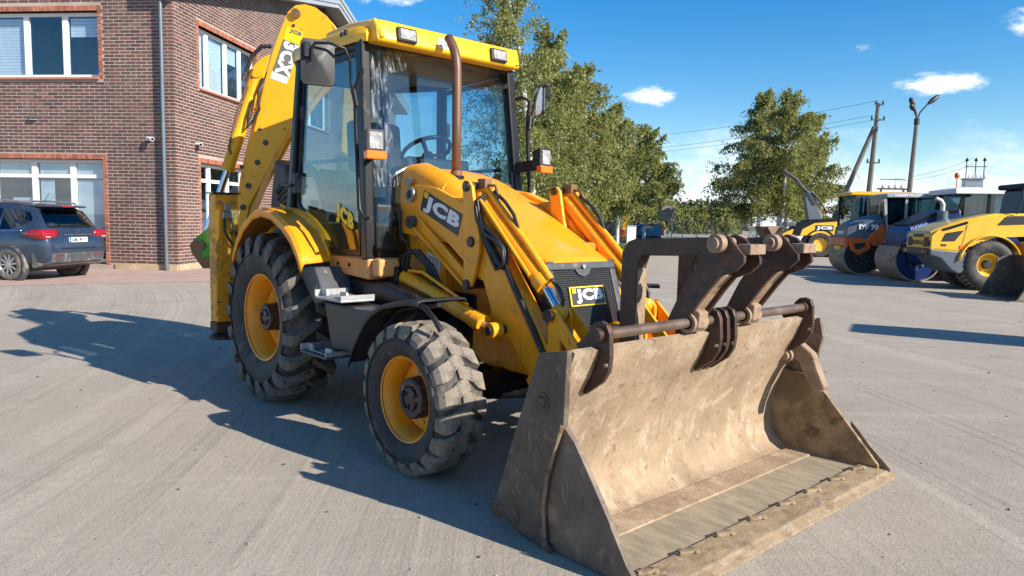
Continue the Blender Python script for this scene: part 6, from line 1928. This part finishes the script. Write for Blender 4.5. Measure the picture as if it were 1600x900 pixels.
# front console and dash, steering wheel, seat, levers
m = MB(); m.prism([(.90, 1.11), (1.14, 1.11), (1.13, 1.86), (.95, 1.90), (.84, 1.80), (.86, 1.5)], 'Y', -.42, .42); m.build('dashboard', PLASTIC, cab, bevel=.03)
m = MB(); m.prism([(.62, 1.11), (1.14, 1.11), (1.14, 1.68), (.95, 1.70)], 'Y', .43, .66); m.prism([(1.02, 1.11), (1.14, 1.11), (1.14, 1.60), (1.06, 1.62)], 'Y', -.66, -.43); m.build('side_console', PLASTIC, cab, bevel=.02)
m = MB(); m.cyl((.98, .0, 1.78), (.84, .0, 2.00), .035, 12); m.build('steering_column', BLACK, cab, smooth=40)
swc, swn = Vector((.80, 0, 2.04)), Vector((-.5, 0, .86)).normalized()
sa, sb = Vector((0, 1, 0)), swn.cross(Vector((0, 1, 0)))
m = MB(); m.tube([swc + (sa*cos(a) + sb*sin(a))*.20 for a in np.linspace(0, 2*pi, 33)], .017, 10, False)
for a in (rad(0), rad(130), rad(230)):
    m.beam(swc - swn*.05, swc + (sa*cos(a) + sb*sin(a))*.195, .035, .012, swn)
m.ball(swc - swn*.05, .05, 12)
m.build('steering_wheel', BLACK, cab, smooth=50)
st_ = part_empty('driver_seat', BH_)
m = MB(); m.box(-.02, .46, -.26, .26, 1.52, 1.66); m.build('seat_cushion', SEAT, st_, bevel=.05, seg=3)
m = MB(); m.prism([(-.02, 1.60), (.14, 1.58), (.06, 2.34), (-.08, 2.34)], 'Y', -.25, .25); m.build('backrest', SEAT, st_, bevel=.05, seg=3)
for s in (-1, 1):
    m = MB(); m.box(-.05, .34, s*.33 - .04, s*.33 + .04, 1.76, 1.82); m.build('armrest', PLASTIC, st_, bevel=.02)
m = MB(); m.box(.0, .42, -.2, .2, 1.11, 1.50); m.build('seat_base', PLASTIC, st_, bevel=.03)
m = MB()
for (x, y, h) in ((.55, -.48, .55), (.62, -.52, .5), (.40, .5, .5), (-.3, -.3, .55), (-.3, .3, .55), (-.32, -.1, .5)):
    m.cyl((x, y, 1.15), (x + .05, y, 1.15 + h), .012, 8); m.ball((x + .05, y, 1.17 + h), .032, 10)
m.build('control_levers', BLACK, cab, smooth=50)
m = MB(); m.prism([(.86, 1.80), (1.0, 1.86), (.98, 1.98), (.88, 1.96)], 'Y', -.30, .30); m.build('instrument_hood', PLASTIC, cab, bevel=.02)
m = MB(); m.prism([(-.50, 1.46), (-.30, 1.46), (-.34, 1.92), (-.48, 1.94)], 'Y', -.30, .30); m.build('rear_console', PLASTIC, cab, bevel=.02)
m = MB(); m.box(.05, .36, -.66, -.52, 1.46, 1.56); m.box(.45, .6, -.60, -.5, 1.75, 1.86); m.build('side_controls', PLASTIC, cab, bevel=.02)
# roof
def roof_ring(z, k):
    P = [(1.06, .70), (.96, .745), (.15, .765), (.0, .755), (-.08, .70), (-.60, .42), (-.62, .36)]
    L = [(x if x > .5 else x, y) for x, y in P]
    c = .3
    q = [((x - c)*(1 - k) + c, -y*(1 - k), z) for x, y in L] + [((x - c)*(1 - k) + c, y*(1 - k), z) for x, y in reversed(L)]
    return q
m = MB(); m.loft([roof_ring(2.755, .05), roof_ring(2.745, -.0), roof_ring(2.80, -.012), roof_ring(2.845, .012), roof_ring(2.885, .10), roof_ring(2.91, .28), roof_ring(2.925, .55)])
rf_ = m.build('roof', Y_ROOF, BH_, smooth=32)
VIS = [(.98, 2.742), (1.150, 2.738), (1.168, 2.752), (1.150, 2.862), (1.130, 2.893), (1.02, 2.917), (.72, 2.945), (.40, 2.935), (.40, 2.86), (.98, 2.80)]
m = MB()
rings = []
for y, k in ((-.672, .86), (-.645, .965), (-.615, 1), (.615, 1), (.645, .965), (.672, .86)):
    rings.append([(.6 + (x - .6)*(1 if k == 1 else .99), y, 2.75 + (z - 2.75)*k - .0) for x, z in VIS])
m.loft(rings); vi = m.build('visor', Y_ROOF, rf_, smooth=25, bevel=.01)
for s in (-1, 1):
    m = MB(); m.beam((1.165, s*.63, 2.76), (1.10, s*.66, 2.895), .05, .03); m.build('visor_edge', Y_ROOF, rf_, bevel=.01)
    lm_ = part_empty('work_lamp', BH_, (1.158, s*.435, 2.808), (0, rad(-7), 0))
    m = MB(); m.box(-.03, .028, -.082, .082, -.052, .052); m.build('lamp_case', PLASTIC, lm_, bevel=.012)
    m = MB(); m.box(.028, .034, -.064, .064, -.036, .036); m.build('lens', LENS, lm_, bevel=.004)
    m = MB(); m.cyl((.80, s*.742, 2.822), (.80, s*.76, 2.822), .018, 10); m.cyl((.86, s*.742, 2.825), (.86, s*.762, 2.825), .02, 10); m.build('roof_plug', BLACK, rf_, smooth=40)
m = MB(); m.box(1.155, 1.164, -.15, -.02, 2.77, 2.85); v_ = m.build('roof_sticker', WHITE, rf_)
write('JCB', DECGREY, v_, (1.1645, -.14, 2.785), (0, 1, 0), (-.1, 0, 1), .11, .05, .002)
# side lamps: white over amber
for s in (-1, 1):
    il = part_empty('front_lamp', BH_, (1.32, s*.80, 2.0), (0, 0, s*rad(6)))
    m = MB(); m.loft([[(-.07, -.05, -.07), (-.07, .05, -.07), (-.07, .05, .08), (-.07, -.05, .08)], [(.04, -.072, -.098), (.04, .072, -.098), (.04, .072, .10), (.04, -.072, .10)]]); m.build('lamp_case', PLASTIC, il, bevel=.012)
    m = MB(); m.box(.04, .048, -.050, .050, -.036, .080); m.build('lens', LENS, il, bevel=.006)
    m = MB(); m.box(.0, .056, -.074, .074, -.105, -.048); m.build('indicator', AMBER, il, bevel=.008)
    m = MB(); m.beam((1.27, s*.78, 1.96), (1.10, s*.72, 1.94), .05, .09); m.build('lamp_bracket', BLACK, cab)
    # grab rail and mirror
    m = MB(); m.tube([(.99, s*.705, 2.50), (1.10, s*.76, 2.53), (1.155, s*.80, 2.50), (1.11, s*.82, 2.38), (1.12, s*.82, 2.1), (1.15, s*.82, 1.75), (1.165, s*.82, 1.56), (1.20, s*.80, 1.50), (1.15, s*.74, 1.50)], .015, 10); m.build('grab_rail', BLACK, cab, smooth=60)
    mr = part_empty('mirror', BH_, (1.02, s*1.055, 2.545), (0, 0, rad(-16) if s < 0 else rad(62)))
    m = MB()
    a, h = (.112, .15) if s < 0 else (.10, .125)
    rr = lambda k, x: [(x, -a*k + .02*k, -h*k), (x, a*k - .02*k, -h*k), (x, a*k, -h*k + .03*k), (x, a*k, h*k - .03*k), (x, a*k - .02*k, h*k), (x, -a*k + .02*k, h*k), (x, -a*k, h*k - .03*k), (x, -a*k, -h*k + .03*k)]
    m.loft([rr(1, -.012), rr(1.03, 0), rr(1.0, .012), rr(.90, .014), rr(.16, .055)]); m.build('mirror_case', PLASTIC, mr, smooth=25)
    m = MB(); m.loft([rr(.95, -.0135), rr(.95, -.016)]); m.build('mirror_glass', CHROME, mr)
    m = MB(); m.box(.012, .05, -.10, -.055, .02, .12); m.build('mirror_clamp', BLACK, mr, bevel=.006)
    m = MB(); m.tube([(1.13, s*.82, 2.30), (1.125, s*.86, 2.42), (1.15, s*.88, 2.56), (1.15, s*.92, 2.64), (1.12, s*1.02, 2.665), (1.07, s*1.10, 2.66), (1.06, s*1.12, 2.62), (1.06, s*1.12, 2.55)], .011, 8); m.tube([(1.13, s*.82, 2.27), (1.12, s*.84, 2.38)], .02, 10); m.build('mirror_arm', BLACK, cab, smooth=60)
m = MB()
for s in (-1, 1):
    m.box(1.0, 1.03, s*.67 - .015, s*.67 + .015, 2.60, 2.64)
m.build('screen_hinge', STEEL, cab, bevel=.004)

# ---- rear: stabiliser legs, frame, boom
for s in (-1, 1):
    sl = part_empty('stabiliser', BH_, (-1.0, s*.955, 0))
    m = MB(); m.box(-.11, .05, -.105, .105, .53, 1.69); m.build('stabiliser_leg', Y_STAB, sl, bevel=.012)
    m = MB(); m.box(-.13, .07, -.125, .125, 1.692, 1.705); m.build('leg_cap', BLACK, sl)
    m = MB(); m.box(-.115, .055, -.11, .11, .44, .528); m.build('leg_shoe', pbr('shoe_brown', (.07, .035, .02), .7, var=.3, dirt=(RUST, .3, 9)), sl, bevel=.01)
    m = MB(); m.tube([(-.03, 0, .43), (-.03, 0, .40), (-.03, 0, .37)], [.11, .14, .14], 16); m.build('foot', BLACK, sl, smooth=30)
    m = MB(); m.box(.052, .10, -.05, .05, 1.47, 1.53); m.box(.052, .085, -.03, .03, 1.53, 1.60); m.build('valve', STEEL, sl, bevel=.006)
    m = MB(); m.tube([(.075, -.03, 1.48), (.10, -.04, 1.36), (.09, .03, 1.24), (.06, .12, 1.18), (.02, .2, 1.15)], .012, 8); m.tube([(.075, .03, 1.48), (.11, .04, 1.38), (.10, .09, 1.28), (.06, .16, 1.20)], .012, 8); m.build('hose', HOSE, sl, smooth=60)
m = MB(); m.box(-1.10, -.92, -.84, .84, .60, .82); m.box(-1.10, -.92, -.84, .84, 1.05, 1.2); m.build('rear_frame', BLACK, BH_, bevel=.01)
m = MB(); m.prism([(-.75, 1.02), (-.30, 1.02), (-.28, 1.50), (-.45, 1.95), (-.70, 2.02), (-.80, 1.6)], 'Y', -.62, -.3); m.build('rear_panel', pbr('dark_brown_panel', (.045, .034, .030), .6, var=.2), BH_, bevel=.04)
m = MB()
for k in range(5):
    m.tube([(-.42 + k*.015, -.66 - .02*k, 1.50 + k*.05), (-.30, -.70, 1.56 + k*.05), (-.18, -.70, 1.60 + k*.05), (-.10, -.66, 1.62 + k*.055)], .028, 8)
m.build('bellows_hose', HOSE, BH_, smooth=60)
# boom: slewed to the right, side face turned towards the yard
BO = Vector((-1.17, -.06, .097)); bu = Vector((cos(rad(48)), sin(rad(48)), 0)); bn = Vector((bu.y, -bu.x, 0))
def bprism(pts, d0, d1, name, mat, parent, **kw):
    m = MB(); m.frame_prism(BO, bu*.935, ZV*.935, bn, pts, d0, d1); return m.build(name, mat, parent, **kw)
bo = part_empty('boom', BH_)
BOOM = [(-.79, 1.30), (-.73, 1.55), (-.70, 1.75), (-.65, 2.09), (-.54, 2.50), (-.45, 2.90), (-.36, 3.22), (-.27, 3.46), (-.19, 3.64), (-.11, 3.71), (-.01, 3.72), (.10, 3.69), (.22, 3.60), (.33, 3.46), (.41, 3.25), (.36, 3.05), (.07, 2.77), (-.24, 2.33), (-.42, 2.0), (-.63, 1.60), (-.66, 1.45), (-.72, 1.30)]
bprism(BOOM, -.015, .015, 'boom_plate', Y_BOOM, bo, bevel=.006)
bprism(BOOM, -.23, -.20, 'boom_plate', Y_BOOM, bo, bevel=.006)
inn_ = [(-.76, 1.32), (-.70, 1.56), (-.62, 2.08), (-.51, 2.50), (-.42, 2.90), (-.33, 3.22), (-.22, 3.50), (-.10, 3.66), (.05, 3.66), (.20, 3.55), (.36, 3.25), (.05, 2.79), (-.26, 2.34), (-.44, 2.0), (-.70, 1.34)]
bprism(inn_, -.199, -.016, 'boom_box', Y_BOOM, bo)
bprism([(-.745, 1.55), (-.715, 1.75), (-.665, 2.09), (-.555, 2.50), (-.465, 2.90), (-.54, 2.78), (-.63, 2.40), (-.74, 1.95), (-.80, 1.55)], -.10, -.05, 'inner_rail', Y_BOOM, bo, bevel=.004)
bprism([(-.46, 2.92), (-.38, 3.20), (-.47, 3.16), (-.61, 3.02), (-.64, 2.90), (-.58, 2.80)], .0, .03, 'cylinder_lug', Y_BOOM, bo, bevel=.006)
def bpt(s_, z, d=0.0):
    return BO + bu*(s_*.935) + ZV*(z*.935) + bn*d
for (s_, z, r_) in ((-.10, 3.62, .045), (-.52, 3.01, .055), (.30, 3.40, .045)):
    m = MB(); m.cyl(bpt(s_, z, -.35), bpt(s_, z, .05), r_, 18); m.build('pin', PIPE if r_ < .05 else Y_BOOM, bo, smooth=40)
for (s_, z, r_) in ((-.63, 1.82, .030), (-.53, 2.07, .028), (-.44, 2.28, .028), (-.50, 2.42, .018), (-.69, 1.59, .03), (-.13, 3.50, .015), (-.70, 2.02, .02)):
    m = MB(); m.cyl(bpt(s_, z, .012), bpt(s_, z, .022), r_, 14); m.build('bolt', PIN, bo, smooth=40)
# boom decals
q = [(-.20, 3.49), (-.03, 3.43), (-.21, 2.90), (-.39, 2.98)]
bprism([(-.20, 3.49), (-.03, 3.43), (-.07, 3.30), (-.24, 3.36)], .0155, .018, 'decal', DECYEL, bo)
bprism([(-.241, 3.358), (-.071, 3.298), (-.185, 2.965), (-.358, 3.03)], .0155, .018, 'decal', DECGREY, bo)
bprism([(-.359, 3.028), (-.186, 2.963), (-.21, 2.895), (-.385, 2.955)], .0155, .018, 'decal', WHITE, bo)
wu, wv = (bu*-.32 - ZV*.95).normalized(), (bu*.94 - ZV*.33).normalized()
write('3CX', WHITE, bo, bpt(-.225, 3.345, .0185), wu, wv, .33, .155, .004)
write('JCB', DECGREY, bo, bpt(-.175, 3.425, .0185), (bu*.94 - ZV*.33), (bu*.32 + ZV*.95), .12, .045, .003)
# boom cylinder, rod and green painted link end
m = MB(); m.tube([bpt(-.50, 3.06, -.02), bpt(-.53, 2.98, -.02), bpt(-.85, 2.04, -.02), bpt(-.853, 2.03, -.02), bpt(-.87, 1.98, -.02)], [.045, .060, .060, .068, .068], 20); m.build('boom_cylinder', Y_BOOM, bo, smooth=40)
m = MB(); m.cyl(bpt(-.87, 1.98, -.02), bpt(-1.12, 1.27, -.02), .034, 18); m.build('cylinder_rod', CHROME, bo, smooth=40)
m = MB(); m.tube([bpt(-.55, 3.04, .06), bpt(-.60, 2.92, .055), bpt(-.72, 2.60, .055), bpt(-.82, 2.22, .055), bpt(-.80, 2.15, .05)], .012, 8); m.build('cylinder_pipe', PIPE, bo, smooth=60)
m = MB(); m.tube([bpt(-.36, 3.28, .03), bpt(-.46, 3.27, .05), bpt(-.56, 3.17, .05), bpt(-.62, 3.02, .05), bpt(-.66, 2.92, .06)], .020, 10); m.build('hose', HOSE, bo, smooth=60)
m = MB(); m.tube([bpt(-.45, 2.95, .04), bpt(-.50, 2.80, .05), bpt(-.49, 2.62, .05), bpt(-.56, 2.50, .05), bpt(-.62, 2.42, .06), bpt(-.60, 2.56, .06), bpt(-.56, 2.72, .05)], .014, 8); m.build('hose', HOSE, bo, smooth=60)
GREEN = pbr('green_yellow_link', (.62, .56, .02), .45, var=.05, dirt=((.08, .38, .04), .62, 2.2), dirt2=((.06, .05, .02), .22, 7))
LUGP = [(-1.0, 1.42), (-1.10, 1.34), (-1.21, 1.25), (-1.27, 1.17), (-1.24, 1.08), (-1.13, .93), (-1.05, .93), (-.98, .99), (-.93, 1.15)]
bprism(LUGP, -.06, -.03, 'dipper_link', GREEN, bo, bevel=.006)
bprism(LUGP, .0, .03, 'dipper_link', GREEN, bo, bevel=.006)
m = MB(); m.cyl(bpt(-1.15, 1.17, -.08), bpt(-1.15, 1.17, .05), .05, 16); m.cyl(bpt(-1.08, 1.0, -.08), bpt(-1.08, 1.0, .05), .045, 16); m.build('pin', PIPE, bo, smooth=40)
bprism([(-1.27, 1.17), (-1.21, 1.25), (-1.15, 1.17), (-1.14, 1.02), (-1.03, 1.0), (-1.05, .925), (-1.13, .925), (-1.24, 1.08)], .0305, .034, 'link_wear', PIPE, bo)
# dipper folded in behind the boom
dp = part_empty('dipper', BH_)
bprism([(.30, 2.98), (.40, 3.1), (.52, 2.8), (.66, 2.15), (.58, 1.35), (.42, 1.2), (.32, 1.5), (.26, 2.2)], -.62, -.36, 'dipper_box', Y_BOOM, dp, bevel=.01)
m = MB(); m.tube([bpt(.40, 3.25, -.35), bpt(.62, 2.30, -.40)], .055, 16); m.build('dipper_cylinder', Y_BOOM, dp, smooth=40)
m = MB(); m.cyl(bpt(.34, 3.42, -.34), bpt(.42, 3.1, -.36), .03, 14); m.build('cylinder_rod', CHROME, dp, smooth=40)
# kingpost and digging bucket under the dipper
m = MB(); m.frame_prism(BO, bu*.935, ZV*.935, bn, [(-.85, .75), (-.45, .75), (-.45, 1.30), (-.60, 1.5), (-.85, 1.45)], -.36, -.10); m.build('kingpost', Y_BOOM, BH_, bevel=.02)
m = MB(); m.frame_prism(BO, bu*.935, ZV*.935, bn, [(-.2, .75), (.35, .60), (.5, .95), (.35, 1.22), (-.1, 1.15)], -.80, -.25); m.build('digging_bucket', DARKST, BH_, bevel=.03)

# nothing deeper than thing > part > sub-part: deeper pieces move up to their part
for o in list(COL.objects):
    chain = [o]
    while chain[-1].parent:
        chain.append(chain[-1].parent)
    if len(chain) > 3:
        part = chain[-2]
        mt = o.matrix_basis.copy()
        q = o.parent
        while q is not part:
            mt = q.matrix_basis @ mt
            q = q.parent
        o.parent = part
        o.matrix_basis = mt
# leftover mesh data
for me in list(bpy.data.meshes):
    if me.users == 0:
        bpy.data.meshes.remove(me)
